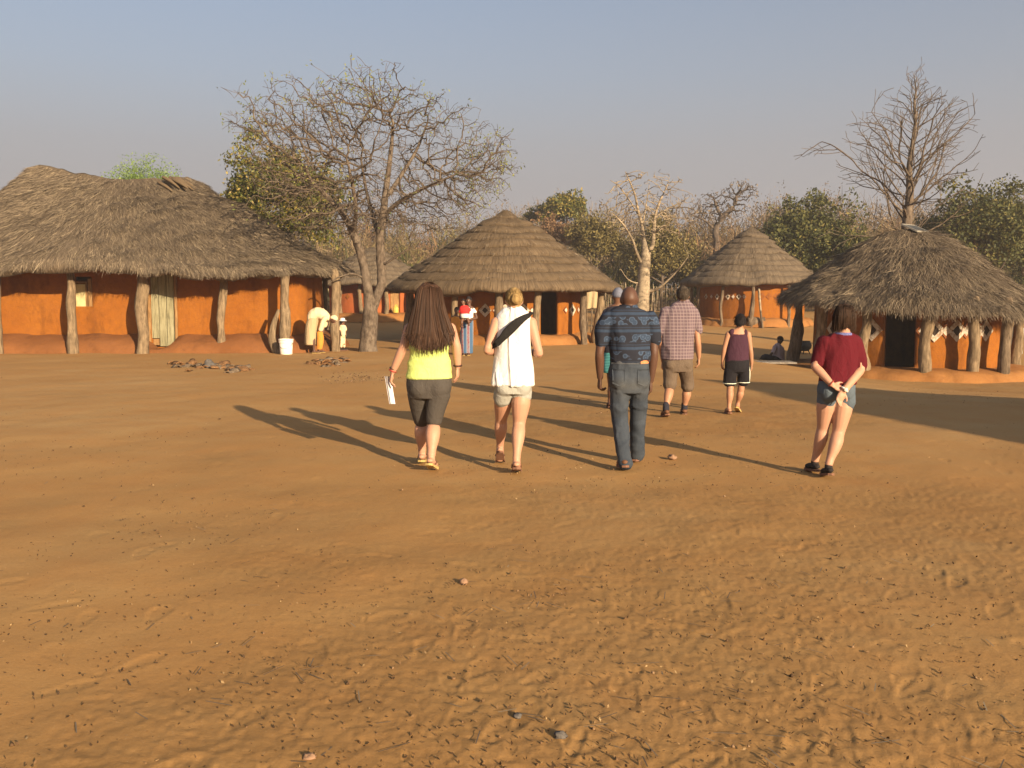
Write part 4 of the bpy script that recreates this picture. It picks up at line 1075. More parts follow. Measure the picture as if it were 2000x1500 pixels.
def m_batik():
    n = NB('batik_print', 0.9, 0.12); p = n.tc(); s = n.sep(p); x, z = s[0], s[2]
    dark = (0.020, 0.022, 0.032); mid = (0.027, 0.042, 0.075); lt = (0.055, 0.082, 0.135)
    wob = n.math('MULTIPLY', n.noise(6, 2, 0.5, p), 0.012); zz = n.math('ADD', z, wob)
    f = n.math('FRACT', n.math('MULTIPLY', zz, 1 / 0.155))          # repeating: cloud row, then stripes
    stripe = n.ramp(f, [(0.0, 0.0), (0.06, 1.0), (0.19, 1.0), (0.21, 0.0), (0.27, 0.0), (0.29, 0.6), (0.33, 0.6), (0.35, 0.0)], 'LINEAR')
    c = n.mix(stripe, dark, n.mix(n.noise(25, 3, 0.6, p), mid, (0.034, 0.052, 0.088)))
    v = n.node('ShaderNodeTexVoronoi', feature='SMOOTH_F1'); n.put(v.inputs['Vector'], n.comb(x, 0.0, zz)); v.inputs['Scale'].default_value = 17; v.inputs['Smoothness'].default_value = 0.15
    inrow = n.ramp(f, [(0.44, 0.0), (0.50, 1.0), (0.90, 1.0), (0.95, 0.0)])
    dist = n.math('ADD', v.outputs['Distance'], n.math('MULTIPLY', n.noise(70, 2, 0.5, p), 0.12))
    blob = n.ramp(dist, [(0.52, 1.0), (0.57, 0.0)]); core = n.ramp(dist, [(0.20, 0.8), (0.27, 0.1), (0.42, 0.1), (0.47, 1.0), (0.54, 0.8), (0.58, 0.0)])
    c = n.mix(n.math('MULTIPLY', blob, inrow), c, mid); c = n.mix(n.math('MULTIPLY', core, inrow), c, lt)
    return n.done(c, n.bump(n.noise(18, 3, 0.5, p), 0.3, 0.006))
M['batik'] = m_batik()
def m_plaid():
    n = NB('plaid_shirting', 0.9, 0.12); p = n.tc(); s = n.sep(p)
    base = n.mix(n.noise(8, 3, 0.5, p), (0.112, 0.080, 0.094), (0.145, 0.104, 0.117))
    def lines(v, per, ph, w): 
        f = n.math('FRACT', n.math('ADD', n.math('MULTIPLY', v, 1 / per), ph)); return n.ramp(f, [(0.0, 1.0), (w, 1.0), (w + 0.05, 0.0), (0.95, 0.0), (1.0, 1.0)])
    xx = n.math('ADD', s[0], n.math('MULTIPLY', s[1], 0.6))
    c = n.mix(n.math('MULTIPLY', lines(xx, 0.042, 0.0, 0.38), 0.55), base, (0.10, 0.075, 0.095))
    c = n.mix(n.math('MULTIPLY', lines(s[2], 0.042, 0.1, 0.38), 0.5), c, (0.12, 0.08, 0.10))
    c = n.mix(n.math('MULTIPLY', lines(s[2], 0.042, 0.62, 0.14), 0.6), c, (0.30, 0.24, 0.24)); c = n.mix(n.math('MULTIPLY', lines(xx, 0.042, 0.62, 0.14), 0.5), c, (0.28, 0.225, 0.225))
    return n.done(c, n.bump(n.noise(18, 3, 0.5, p), 0.3, 0.006))
M['plaid'] = m_plaid()
def m_wrap():
    n = NB('printed_wrap_skirt', 0.9, 0.12); p = n.tc(); s = n.sep(p)
    f = n.math('FRACT', n.math('ADD', n.math('MULTIPLY', s[0], 1 / 0.17), 0.35)); mot = n.noise(26, 3, 0.6, p)
    c = n.ramp(f, [(0.0, (0.05, 0.10, 0.19)), (0.40, (0.06, 0.12, 0.21)), (0.44, (0.28, 0.27, 0.28)), (0.54, (0.19, 0.15, 0.165)), (0.85, (0.19, 0.15, 0.165)), (0.90, (0.28, 0.27, 0.28)), (0.97, (0.05, 0.10, 0.19))])
    c = n.mix(n.math('MULTIPLY', n.ramp(f, [(0.52, 0.0), (0.56, 1.0), (0.84, 1.0), (0.88, 0.0)]), n.ramp(mot, [(0.48, 0.0), (0.54, 0.9)])), c, (0.20, 0.05, 0.07))
    return n.done(c)
M['wrap'] = m_wrap()
def m_stripes(name, a, b, per):
    n = NB(name, 0.9, 0.12); f = n.math('FRACT', n.math('MULTIPLY', n.sep(n.tc())[2], 1 / per)); return n.done(n.ramp(f, [(0.0, a), (0.5, a), (0.55, b), (0.95, b)]))
M['teal_stripe'] = m_stripes('teal_striped_cloth', (0.10, 0.36, 0.36), (0.03, 0.13, 0.15), 0.022)

def fuse(name, g, mat, parent, voxel=0.007, smooth=4, wrinkle=0.0, freq=(16, 16, 9), seed=0):
    """one continuous surface from overlapping closed pieces"""
    o = g.make(name, None, parent)
    r = o.modifiers.new('r', 'REMESH'); r.mode = 'VOXEL'; r.voxel_size = voxel; r.use_smooth_shade = True
    s = o.modifiers.new('s', 'SMOOTH'); s.iterations = smooth; s.factor = 0.5
    dg = bpy.context.evaluated_depsgraph_get(); me = bpy.data.meshes.new_from_object(o.evaluated_get(dg)); o.modifiers.clear(); old = o.data; o.data = me; bpy.data.meshes.remove(old); me.name = name
    me.materials.clear(); me.materials.append(mat)
    if wrinkle:
        n = len(me.vertices); co = np.empty(n * 3, np.float32); no = np.empty(n * 3, np.float32)
        me.vertices.foreach_get('co', co); me.vertex_normals.foreach_get('vector', no); co = co.reshape(-1, 3); no = no.reshape(-1, 3)
        w = fbm(co * np.array(freq) * 0.6 + seed, 3, seed + 1); fold = 1 - np.abs(fbm(co * np.array(freq) * np.array([0.5, 0.5, 0.35]) + 5 + seed, 2, seed + 7)) * 2
        co = co + no * (wrinkle * np.maximum(0.45 * w + 0.75 * fold, -0.25))[:, None]; me.vertices.foreach_set('co', co.reshape(-1).astype(np.float32)); me.update()
    me.polygons.foreach_set('use_smooth', np.ones(len(me.polygons), bool))
    return o

def head_points(nu=36, nv=28):
    th = np.linspace(0.02, math.pi - 0.02, nv); ph = np.linspace(0, 2 * math.pi, nu, endpoint=False)
    return np.array([[math.sin(t) * math.cos(p), math.sin(t) * math.sin(p), -math.cos(t)] for t in th for p in ph]), grid_faces(nu, nv, True) + [tuple(reversed(range(nu))), tuple(range((nv - 1) * nu, nv * nu))]
def shape_head(N):
    nx, ny, nz = N[:, 0], N[:, 1], N[:, 2]; k = np.clip(-nz, 0, 1)
    x = nx * 0.67 * (1 - 0.30 * k * k - 0.08 * k); y = ny * 0.86 * np.where(ny < 0, 1 - 0.50 * k, 1 - 0.10 * k); z = nz.copy(); y = y - 0.05 * (nz > 0) * 0
    fr = ss(0.1, 0.7, ny); y = y - 0.06 * ss(0.75, 1.0, ny)
    e = lambda a, sa, b, sb: np.exp(-((a) / sa) ** 2 - ((b) / sb) ** 2)
    y = y + fr * (0.17 * e(nx, 0.13, nz + 0.16, 0.12) + 0.09 * e(nx, 0.09, nz - 0.02, 0.16) - 0.07 * e(np.abs(nx) - 0.32, 0.15, nz - 0.04, 0.11) + 0.05 * e(nx, 0.24, nz + 0.46, 0.06) + 0.05 * e(nx, 0.22, nz + 0.78, 0.12))
    return np.stack([x, y, z], 1)
def rotm(yaw, pitch, roll=0):
    y, p, r = [math.radians(a) for a in (yaw, pitch, roll)]
    Rz = np.array([[math.cos(y), -math.sin(y), 0], [math.sin(y), math.cos(y), 0], [0, 0, 1]])
    Rx = np.array([[1, 0, 0], [0, math.cos(-p), -math.sin(-p)], [0, math.sin(-p), math.cos(-p)]])
    Ry = np.array([[math.cos(r), 0, math.sin(r)], [0, 1, 0], [-math.sin(r), 0, math.cos(r)]])
    return Rz @ Rx @ Ry
def hand(g, wrist, d, n, side, curl=0.35, s=1.0):
    """palm with four unequal bent fingers and a thumb leaving its side; d to the fingertips, n out of the palm, side = thumb side"""
    w = np.array(wrist, float); d = np.array(d, float); d /= np.linalg.norm(d); n = np.array(n, float); n -= d * (n @ d); n /= np.linalg.norm(n)
    t = np.cross(d, n) ; t = t if t @ np.array(side) > 0 else -t
    g.add(*tube([w - d * 0.02 * s, w + d * 0.015 * s, w + d * 0.05 * s, w + d * 0.088 * s], [0.026 * s, 0.030 * s, 0.040 * s, 0.038 * s], 12, 3, ref=n, flat=0.42))
    for k, (o, L) in enumerate(((0.029, 0.072), (0.010, 0.080), (-0.010, 0.074), (-0.028, 0.058))):
        p = w + d * (0.086 - 0.004 * abs(k - 1)) * s + t * o * s; pts = [p - d * 0.02 * s]; a = curl * (0.8 + 0.15 * k); dd = d + t * o * 1.5
        for seg in (0.45, 0.32, 0.23):
            pts.append(p); ca, sa = math.cos(a), math.sin(a); p = p + (dd * ca + n * sa) * L * seg * s; a += curl * 1.1
        pts.append(p); g.add(*tube(pts, np.array([0.0095, 0.0095, 0.009, 0.0082, 0.0068]) * s, 8, 2))
    p = w + d * 0.028 * s + t * 0.026 * s; e1 = p + (d * 0.62 + t * 0.62 + n * 0.35) * 0.042 * s; e2 = e1 + (d * 0.9 + t * 0.15 + n * 0.35) * 0.030 * s
    g.add(*tube([p - t * 0.01 * s, p, e1, e2], np.array([0.013, 0.0135, 0.0105, 0.0075]) * s, 8, 2))

class Fig:
    def __init__(s, label, Y, px, skin, voxel=0.007, name='person', cat='person'):
        s.Y = Y; x = (px - 1000) * Y / FPX; s.g0 = gz(x, Y); s.root = thing(name, label, cat, (x, Y, s.g0)); s.body = Geo(); s.skin = skin; s.vox = voxel; s.seed = int(px)
        s.feet = []
    def q(s, px, py, dy=0): return np.array(P(px, py, s.Y + dy))
    def r(s, px): return pxm(px, s.Y)
    def L(s, g, rings, n=28):
        if g is s.body: rings = [r if i < 2 else (r[0], r[1], r[2] * .93, r[3] * .9, *r[4:]) for i, r in enumerate(rings)]
        g.add(*loft([(s.q(r[0], r[1], r[4] if len(r) > 4 else 0), s.r(r[2]), r[3]) for r in rings], n, 4))
    def T(s, g, pts, n=16, k=4, **kw): g.add(*tube([s.q(*p[:3]) for p in pts], [s.r(p[3]) for p in pts], n, k, **kw))
    def E(s, g, px, py, dy, rx, ry, rz): g.add(*ellipsoid(s.q(px, py, dy), (s.r(rx), ry, s.r(rz)), 18, 12))
    def arm(s, pts, k=1.0, hand_=None):
        a, b, c = [s.q(*p) for p in pts]; m = lambda u, v, t: u * (1 - t) + v * t
        s.body.add(*tube([a, m(a, b, .35), m(a, b, .75), b, m(b, c, .25), m(b, c, .65), c], np.array([.050, .046, .040, .037, .040, .034, .026]) * k, 14, 3))
        if hand_: hand(s.body, c, *hand_)
        return a, b, c
    def foot(s, px, dy, yaw=0, pitch=0, lift=0.0, k=1.0, sole=0.018, kind='flipflop', mat='sole'):
        Y = s.Y + dy; x = (px - 1000) * Y / FPX; g0 = gz(x, Y); yw = math.radians(yaw); pt = math.radians(pitch)
        f = np.array([-math.sin(yw), math.cos(yw), 0]); lat = np.array([math.cos(yw), math.sin(yw), 0]); up = np.array([0, 0, 1.0]); o = np.array([x, Y, g0 + lift])
        ball = 0.115 * k
        def at(u, w, h):                      # u along the foot from the ankle, w sideways, h up; heel turns up about the ball
            v = u - ball; uu, hh = (v * math.cos(pt) + h * math.sin(pt), -v * math.sin(pt) + h * math.cos(pt)) if v < 0 else (v, h)
            return o + f * (ball + uu) + lat * w + up * hh
        z0 = sole
        g = Geo() if kind == 'shoe' else s.body; e = 1.07 if kind == 'shoe' else 1.0
        g.add(*tube([at(-.045 * k, 0, z0 + .03 * k), at(0, 0, z0 + .038 * k), at(.06 * k, 0, z0 + .034 * k), at(ball, 0, z0 + .026 * k), at(.17 * k, 0.004, z0 + .018 * k)], np.array([.030, .036, .039, .044, .030]) * k * e, 14, 3, ref=up, flat=0.72))
        g.add(*tube([at(.0, 0, z0 + .03 * k), at(.005 * k, 0, z0 + .06 * k), at(0, 0, z0 + .085 * k)], np.array([.037, .036, .034]) * k * e, 12, 2))
        if kind == 'shoe': s.feet.append(('shoe', g, mat))
        sg = Geo(); out = [(-.075, 0), (-.06, .03), (0, .034), (.06, .038), (.12, .046), (.17, .038), (.195, .012), (.195, -.012), (.17, -.034), (.12, -.042), (.06, -.034), (0, -.032), (-.06, -.03)]
        up_v = [at(u * k, w * k * 1.08, sole + .002) for u, w in out]; lo_v = [at(u * k, w * k * 1.08, 0.001) for u, w in out]; n = len(out)
        sg.add(np.array(up_v + lo_v), [tuple(reversed(range(n))), tuple(range(n, 2 * n))] + [(i, n + i, n + (i + 1) % n, (i + 1) % n) for i in range(n)])
        s.feet.append(('sole', sg, mat if kind != 'shoe' else 'sole_brown'))
        if kind == 'flipflop':
            for w in (-1, 1):
                st = Geo(); st.add(*tube([at(.03 * k, .043 * k * w, z0 + .012), at(.07 * k, .036 * k * w, z0 + .05 * k), at(.125 * k, .004, z0 + .06 * k), at(.14 * k, .002, z0 + .035 * k)], [.005] * 4, 6, 3)); s.feet.append(('strap', st, 'leather'))
        return at(0, 0, z0 + .085 * k)
    def leg(s, hip, knee, ank, k=1.0, cover=0):
        a, b = s.q(*hip), s.q(*knee); c = np.array(ank); m = lambda u, v, t: u * (1 - t) + v * t; bk = np.array([0, -0.014, 0]) * k
        s.body.add(*tube([a, m(a, b, .3), m(a, b, .7), m(a, b, .93), m(b, c, .08), m(b, c, .28) + bk, m(b, c, .5) + bk * .8, m(b, c, .78), c], np.array([.088, .083, .068, .057, .054, .058, .052, .037, .034]) * k * np.where(np.arange(9) < cover, .74, 1), 16, 3))
    def head(s, px, py, hh, yaw=0, pitch=0, roll=0, dy=0, hair='short', hmat='hair_dark', neck=None, hscale=1.0):
        c = s.q(px, py, dy); R = rotm(yaw, pitch, roll); N, F = head_points(); V = shape_head(N) * hh @ R.T + c; s.body.add(V, F)
        for w in (-1, 1): s.body.add(*ellipsoid(c + R @ np.array([w * .66, -.08, -.06]) * hh, (.07 * hh, .16 * hh, .25 * hh), 10, 8, R @ rotm(w * -20, 0)))
        if neck is not None: s.body.add(*tube([c + R @ np.array([0, -.18, -.35]) * hh, (c + np.array(neck)) / 2 + np.array([0, -.015, -.01]), np.array(neck)], np.array([.50, .48, .56]) * hh, 14, 3))
        s.hc, s.hR, s.hh = c, R, hh
        for w in (-1, 1):
            g = Geo(); g.add(*ellipsoid(c + R @ np.array([w * .26, .66, .04]) * hh, (.10 * hh,) * 3, 10, 8)); g.make('eye', M['eye'], s.root)
            g = Geo(); g.add(*ellipsoid(c + R @ np.array([w * .26, .735, .04]) * hh, (.045 * hh, .03 * hh, .045 * hh), 8, 6)); g.make('pupil', M['blackpaint'], s.root)
        g = Geo(); g.add(*ellipsoid(c + R @ np.array([0, .80, -.46]) * hh, (.20 * hh, .05 * hh, .05 * hh), 10, 6)); g.make('mouth', M['lip'], s.root)
        if hair:
            N, F = head_points(56, 44); back, front, side = {'short': (-.52, .55, -.02), 'bob': (-1.1, .50, -.55), 'cap': (-.20, .32, .18), 'stubble': (-.45, .6, .05), 'pulled': (-.62, .60, .02)}[hair]
            thr = np.where(N[:, 1] < 0, side + (back - side) * ss(0, .8, -N[:, 1]), side + (front - side) * ss(0, .85, N[:, 1]))
            k = ss(-.07, .07, N[:, 2] - thr); V = shape_head(N); V = V * (0.90 + (0.19 if hair != 'stubble' else 0.115) * k * hscale)[:, None]
            if hair == 'bob': V[:, 0] *= 1 + .16 * ss(.2, -.8, N[:, 2]) * 0 + .22 * k * ss(0.1, .9, -N[:, 2]); V[:, 1] += -.28 * k * ss(0.0, .8, -N[:, 2])
            nz = fbm(V * np.array([9, 9, 3]) + s.seed, 2, s.seed); V = V * (1 + .025 * nz * k)[:, None]
            g = Geo(); g.add(V * hh @ R.T + c, F); s.hair = g.make('hair' if hair != 'cap' else 'cap', M[hmat], s.root)
            if hair != 'cap' and s.vox < .012 and hmat != 'hair_brown':          # locks that break up the outline
                rg = np.random.default_rng(s.seed); ok = np.where((k > .6) & (N[:, 2] > -.75) & (N[:, 2] < .72))[0]; pick = rg.choice(ok, 420); Vw = V[pick]; nn = Vw / np.linalg.norm(Vw, axis=1)[:, None]
                fl = np.array([0, -.35, -1.0]) if hair != 'pulled' else np.array([0, -1.0, -.2]); d = fl - nn * (nn @ fl)[:, None] + rg.normal(0, .28, (len(pick), 3)); d /= np.linalg.norm(d, axis=1)[:, None] + 1e-9
                ln = rg.uniform(.22, .5, (len(pick), 1)) * (1.3 if hair == 'bob' else .75); sd = np.cross(d, nn) * rg.uniform(.012, .03, (len(pick), 1)); a = Vw * .995; m_ = a + d * ln * .5 + nn * .035; b_ = a + d * ln + nn * rg.uniform(-.05, .04, (len(pick), 1))
                W = np.stack([a - sd, a + sd, m_ - sd, m_ + sd, b_ - sd * .2, b_ + sd * .2], 1).reshape(-1, 3) * hh @ R.T + c; i6 = np.arange(len(pick))[:, None] * 6
                obj('hair_locks', W, np.concatenate([i6 + np.array([0, 1, 3, 2]), i6 + np.array([2, 3, 5, 4])]).astype(np.int32), M[hmat], s.root)
        return c
    def make_body(s): 
        b = fuse('body', s.body, M[s.skin], s.root, s.vox, 3)
        for nm, g, m in s.feet: g.make(nm, M[m], s.root, smooth=(nm != 'sole'))
        return b
    def wear(s, name, mat, lofts=(), tubes=(), balls=(), wrinkle=0.006, voxel=None, freq=(16, 16, 9), smooth=5):
        g = Geo()
        for l in lofts: s.L(g, l)
        for t in tubes: s.T(g, t)
        for e in balls: s.E(g, *e)
        return fuse(name, g, M[mat], s.root, voxel or s.vox * 1.1, smooth, wrinkle, freq, s.seed)
    def band(s, name, c, d, r, thick, mat, flat=0.9):
        """ring worn round a wrist"""
        d = np.array(d, float); d /= np.linalg.norm(d); a = np.cross(d, (0.3, 0.8, 0.5)); a /= np.linalg.norm(a); b = np.cross(d, a)
        pts = [np.array(c) + (a * math.cos(t) + b * math.sin(t)) * r for t in np.linspace(0, 2 * math.pi, 15)]
        g = Geo(); g.add(*tube(pts, [thick] * 15, 6, 1, cap=False)); g.make(name, M[mat], s.root)
def patch(owner, name, mat, px0, px1, py0, py1, Y, parent, off=0.004, nx=10, ny=10, shape=None):
    """cloth patch laid on the side of a mesh that faces the walkers' backs"""
    me = owner.data; o0 = np.array(org(owner)); n = len(me.vertices); co = np.empty(n * 3, np.float32); me.vertices.foreach_get('co', co)
    bv = BVHTree.FromPolygons([tuple(v) for v in (co.reshape(-1, 3) + o0)], [tuple(p.vertices) for p in me.polygons])
    V = []
    for j in range(ny):
        for i in range(nx):
            u, v = i / (nx - 1), j / (ny - 1)
            if shape: u, v = shape(u, v)
            p = P(px0 + (px1 - px0) * u, py0 + (py1 - py0) * v, Y); h = bv.ray_cast(Vector((p.x, Y - 0.8, p.z)), Vector((0, 1, 0)))
            V.append((h[0].x, h[0].y - off, h[0].z) if h[0] is not None else (p.x, Y - 0.1, p.z))
    V = np.array(V); B = V + np.array([0, off + 0.004, 0]); F = [tuple(reversed(f)) for f in grid_faces(nx, ny)]; m = nx * ny
    edge = [i for i in range(nx)] + [nx * (j + 1) - 1 for j in range(1, ny)] + [m - 2 - i for i in range(nx - 1)] + [nx * j for j in range(ny - 2, 0, -1)]
    F += [(edge[k], m + edge[k], m + edge[(k + 1) % len(edge)], edge[(k + 1) % len(edge)]) for k in range(len(edge))]
    q = obj(name, np.concatenate([V, B]), F, M[mat], parent); return q
def strand_hair(name, mat, parent, guides, w, n, rg):
    """guides(u, k) -> polyline; thin ribbons"""
    VV, FF, c = [], [], 0
    for k in range(n):
        p = catmull(guides(rg), 3); m = len(p); t = np.gradient(p, axis=0); s = np.cross(t, np.array([0, 1.0, 0]) + rg.normal(0, .4, 3)); s /= np.linalg.norm(s, axis=1)[:, None] + 1e-9
        ww = w * rg.uniform(.6, 1.4) * np.concatenate([np.ones(m - 2), [.7, .15]])
        VV.append(np.concatenate([p - s * ww[:, None] / 2, p + s * ww[:, None] / 2])); i = np.arange(m - 1); FF.append(np.stack([i, i + 1, m + i + 1, m + i], 1) + c); c += 2 * m
    o = obj(name, np.concatenate(VV), np.concatenate(FF).astype(np.int32), M[mat], parent); return o

# ---- woman in neon yellow
def woman_yellow():
    f = Fig('woman with very long brown hair in a neon yellow tank top and grey leggings', 8.1, 838, 'skin_fair', 0.0065)
    rg = np.random.default_rng(4)
    f.L(f.body, [(839, 616, 13, .06), (839, 628, 32, .085), (839, 643, 42, .10), (838, 665, 39, .105), (838, 690, 35, .095), (838, 715, 39, .10), (838, 745, 42, .11), (838, 770, 37, .10)])
    f.head(838, 578, .115, 0, 8, neck=f.q(838, 628), hair='bob', hmat='hair_brown')
    f.arm([(801, 640), (787, 680, -.03), (767, 726, .02)], 1.06, ((-.25, .1, -1), (1, .2, 0), (0, 1, 0), .45)); f.arm([(879, 640), (892, 677), (894, 717, .05)], 1.06, ((-.05, .15, -1), (-1, 0.2, 0), (0, 1, 0), .3))
    aL = f.foot(822, .21, 0, 8); aR = f.foot(838, -.2, -8, 22)
    f.leg((817, 765, .03), (823, 830, .18), aL, 1.12, 4); f.leg((858, 765, -.02), (847, 830, .0), aR, 1.16, 4)
    f.make_body()
    f.wear('tank_top', 'neon', [[(839, 634, 38, .105), (839, 650, 41.5, .118), (838, 668, 39.5, .12), (838, 688, 38, .112), (838, 712, 42, .12), (838, 738, 45, .135)]], wrinkle=.011, freq=(9, 9, 22))
    f.wear('leggings', 'grey_knit', [[(838, 731, 43.5, .125), (838, 755, 44.5, .13), (838, 777, 40, .11)]], [[(817, 768, .03, 22), (820, 797, .11, 19), (823, 823, .17, 14.8)], [(858, 768, -.02, 23), (851, 797, -.01, 19.5), (847, 823, 0, 16)]], [(821, 757, -.035, 23, .105, 25), (856, 757, -.038, 24, .105, 25)], wrinkle=.002)
    g = Geo(); rings = [(838, 553, 9, .03, .0), (838, 560, 19, .07, -.02), (838, 580, 27, .10, -.035), (838, 605, 30, .085, -.075), (839, 626, 35, .065, -.10), (840, 644, 36, .045, -.12), (840, 656, 27, .02, -.13)]
    f.L(g, rings); hm = fuse('hair_mass', g, M['hair_brown'], f.root, .008, 4, .006, (40, 40, 4))
    def guide(rg):
        u = rg.uniform(-1, 1); b = math.sqrt(max(0, 1 - u * u)); end = 672 + rg.normal(0, 11) - 12 * abs(u) ** 3; j = rg.normal(0, 1.6)
        o = rg.uniform(.0, .018)
        return np.array([f.q(838 + u * 6, 551, -.02 * b), f.q(838 + u * 22, 563, .0 - .085 * b - o), f.q(838 + u * 28.5, 583, -.03 - .105 * b - o), f.q(838 + u * 32 + j * .5, 607, -.07 - .09 * b - o), f.q(839 + u * 38.5 + j, 632, -.10 - .075 * b - o), f.q(840 + u * 41.5 + j * 2, 652, -.125 - .055 * b - o), f.q(840 + u * 38 + j * 4.5, end, -.135 - .035 * b - o)])
    strand_hair('hair_strands', 'hair_strand', f.root, guide, .0060, 1900, rg)
    def side(rg):
        u = rg.uniform(.9, 1.0) * (1 if rg.random() < .6 else -1); j = rg.normal(0, 2)
        return np.array([f.q(838 + u * 27, 585, -.02), f.q(839 + u * 36, 615, -.03), f.q(839 + u * 43 + j, 640, -.06), f.q(840 + u * 46 + j * 1.5, 660 + rg.normal(0, 5), -.09)])
    strand_hair('loose_hair', 'hair_strand', f.root, side, .005, 160, rg)
    w = f.q(767, 724, .02); d = (-.4, .1, -1); f.band('bracelet', w, d, .032, .006, 'bead_red'); f.band('bracelet', w - np.array([-.006, 0, -.018]), d, .034, .005, 'bead'); f.band('bracelet', f.q(894, 714, .05), (0, .1, -1), .034, .009, 'bead')
    # sheet of paper in the left hand
    g = Geo(); pts = []
    for j in range(6):
        for i in range(4):
            u, v = i / 3 - .5, j / 5; p = f.q(757 + u * 11 + v * 9, 735 + v * 54, .07 + u * .17 + .02 * math.sin(v * 3)); pts.append(p)
    V = np.array(pts); B = V + np.array([.0025, .001, 0]); F = grid_faces(4, 6); g.add(np.concatenate([V, B]), F + [tuple(24 + i for i in reversed(q)) for q in F] + [(0, 1, 25, 24), (1, 2, 26, 25), (2, 3, 27, 26), (20, 44, 45, 21), (21, 45, 46, 22), (22, 46, 47, 23)] + [(4 * j, 24 + 4 * j, 28 + 4 * j, 4 * j + 4) for j in range(5)] + [(4 * j + 3, 4 * j + 7, 31 + 4 * j, 27 + 4 * j) for j in range(5)])
    tag(g.make('paper_sheet', M['paper'], None), 'white sheet of paper held in the left hand of the woman in yellow', 'paper')
woman_yellow()

def woman_white():
    f = Fig('blond woman in a white sleeveless blouse and pale denim shorts', 7.97, 1003, 'skin_fair', 0.0065)
    f.L(f.body, [(1005, 604, 12, .055), (1004, 614, 26, .072), (1003, 626, 35, .09), (1003, 660, 33, .095), (1003, 690, 31, .085), (1003, 715, 33, .09), (1003, 745, 36, .10), (1003, 768, 33, .10)])
    c = f.head(1004, 587, .110, 4, 14, neck=f.q(1005, 612), hair='pulled', hmat='hair_blond')
    g = Geo(); f.E(g, 1009, 585, -.105, 10, .035, 9); f.E(g, 1007, 580, -.10, 7, .03, 7); fuse('hair_bun', g, M['hair_blond'], f.root, .006, 2, .005, (60, 60, 30))
    f.arm([(970, 628), (952, 684, -.06), (972, 690, .20)], .98, ((.6, .6, .15), (0, 0, -1), (0.3, 0.5, .6), .5)); f.arm([(1037, 628), (1053, 690, -.06), (1036, 688, .20)], .98, ((-.6, .6, .15), (0, 0, -1), (-.3, .5, .6), .5))
    aL = f.foot(976, .25, 0, 42, mat='sole_brown'); aR = f.foot(1009, -.2, 0, 18, mat='sole_brown')
    f.leg((985, 768, .02), (979, 818, .2), aL, 1.02, 1); f.leg((1019, 768, -.02), (1014, 826, .0), aR, 1.04, 1)
    f.make_body()
    f.wear('blouse', 'white_cotton', [[(1005, 600, 15, .07), (1004, 609, 29, .085), (1003, 619, 34.5, .10), (1002, 645, 35, .115), (1002, 690, 36, .12), (1002, 720, 39, .13), (1002, 752, 42, .14)]], wrinkle=.018, freq=(26, 14, 5))
    g = Geo(); f.L(g, [(1005, 598, 14.5, .068), (1005, 606, 17, .075)]); fuse('collar', g, M['white_cotton'], f.root, .006, 2)
    f.wear('shorts', 'pale_denim', [[(1002, 745, 36, .115), (1002, 768, 37.5, .122)]], [[(984, 765, 0, 19.5), (981, 779, .04, 19)], [(1019, 765, 0, 20), (1018, 775, 0, 20)]], [(986, 755, -.03, 20, .095, 22), (1018, 755, -.03, 20, .095, 22)], wrinkle=.006)
    f.band('wristband', f.q(968, 689, .14), (.5, .8, 0), .030, .010, 'black_web')
    bag = thing('sling_bag', 'black sling bag worn diagonally across the white blouse', 'bag', f.q(1000, 642, -.14))
    g = Geo(); f.T(g, [(1034, 615, -.10, 5), (1022, 622, -.135, 7), (1009, 632, -.15, 9), (993, 647, -.15, 9.5), (981, 660, -.145, 7.5), (970, 671, -.12, 7)], 14, 4, ref=(0, 1, 0), flat=.38); p = fuse('pouch', g, M['black_web'], bag, .006, 3, .002)
    g = Geo(); f.T(g, [(971, 672, -.12, 6), (961, 677, -.02, 5), (968, 672, .09, 5), (990, 652, .15, 5), (1020, 622, .12, 5), (1036, 612, .05, 5), (1037, 612, -.04, 5), (1033, 616, -.105, 5)], 8, 4, flat=.4); g.make('strap', M['black_web'], bag)
woman_white()

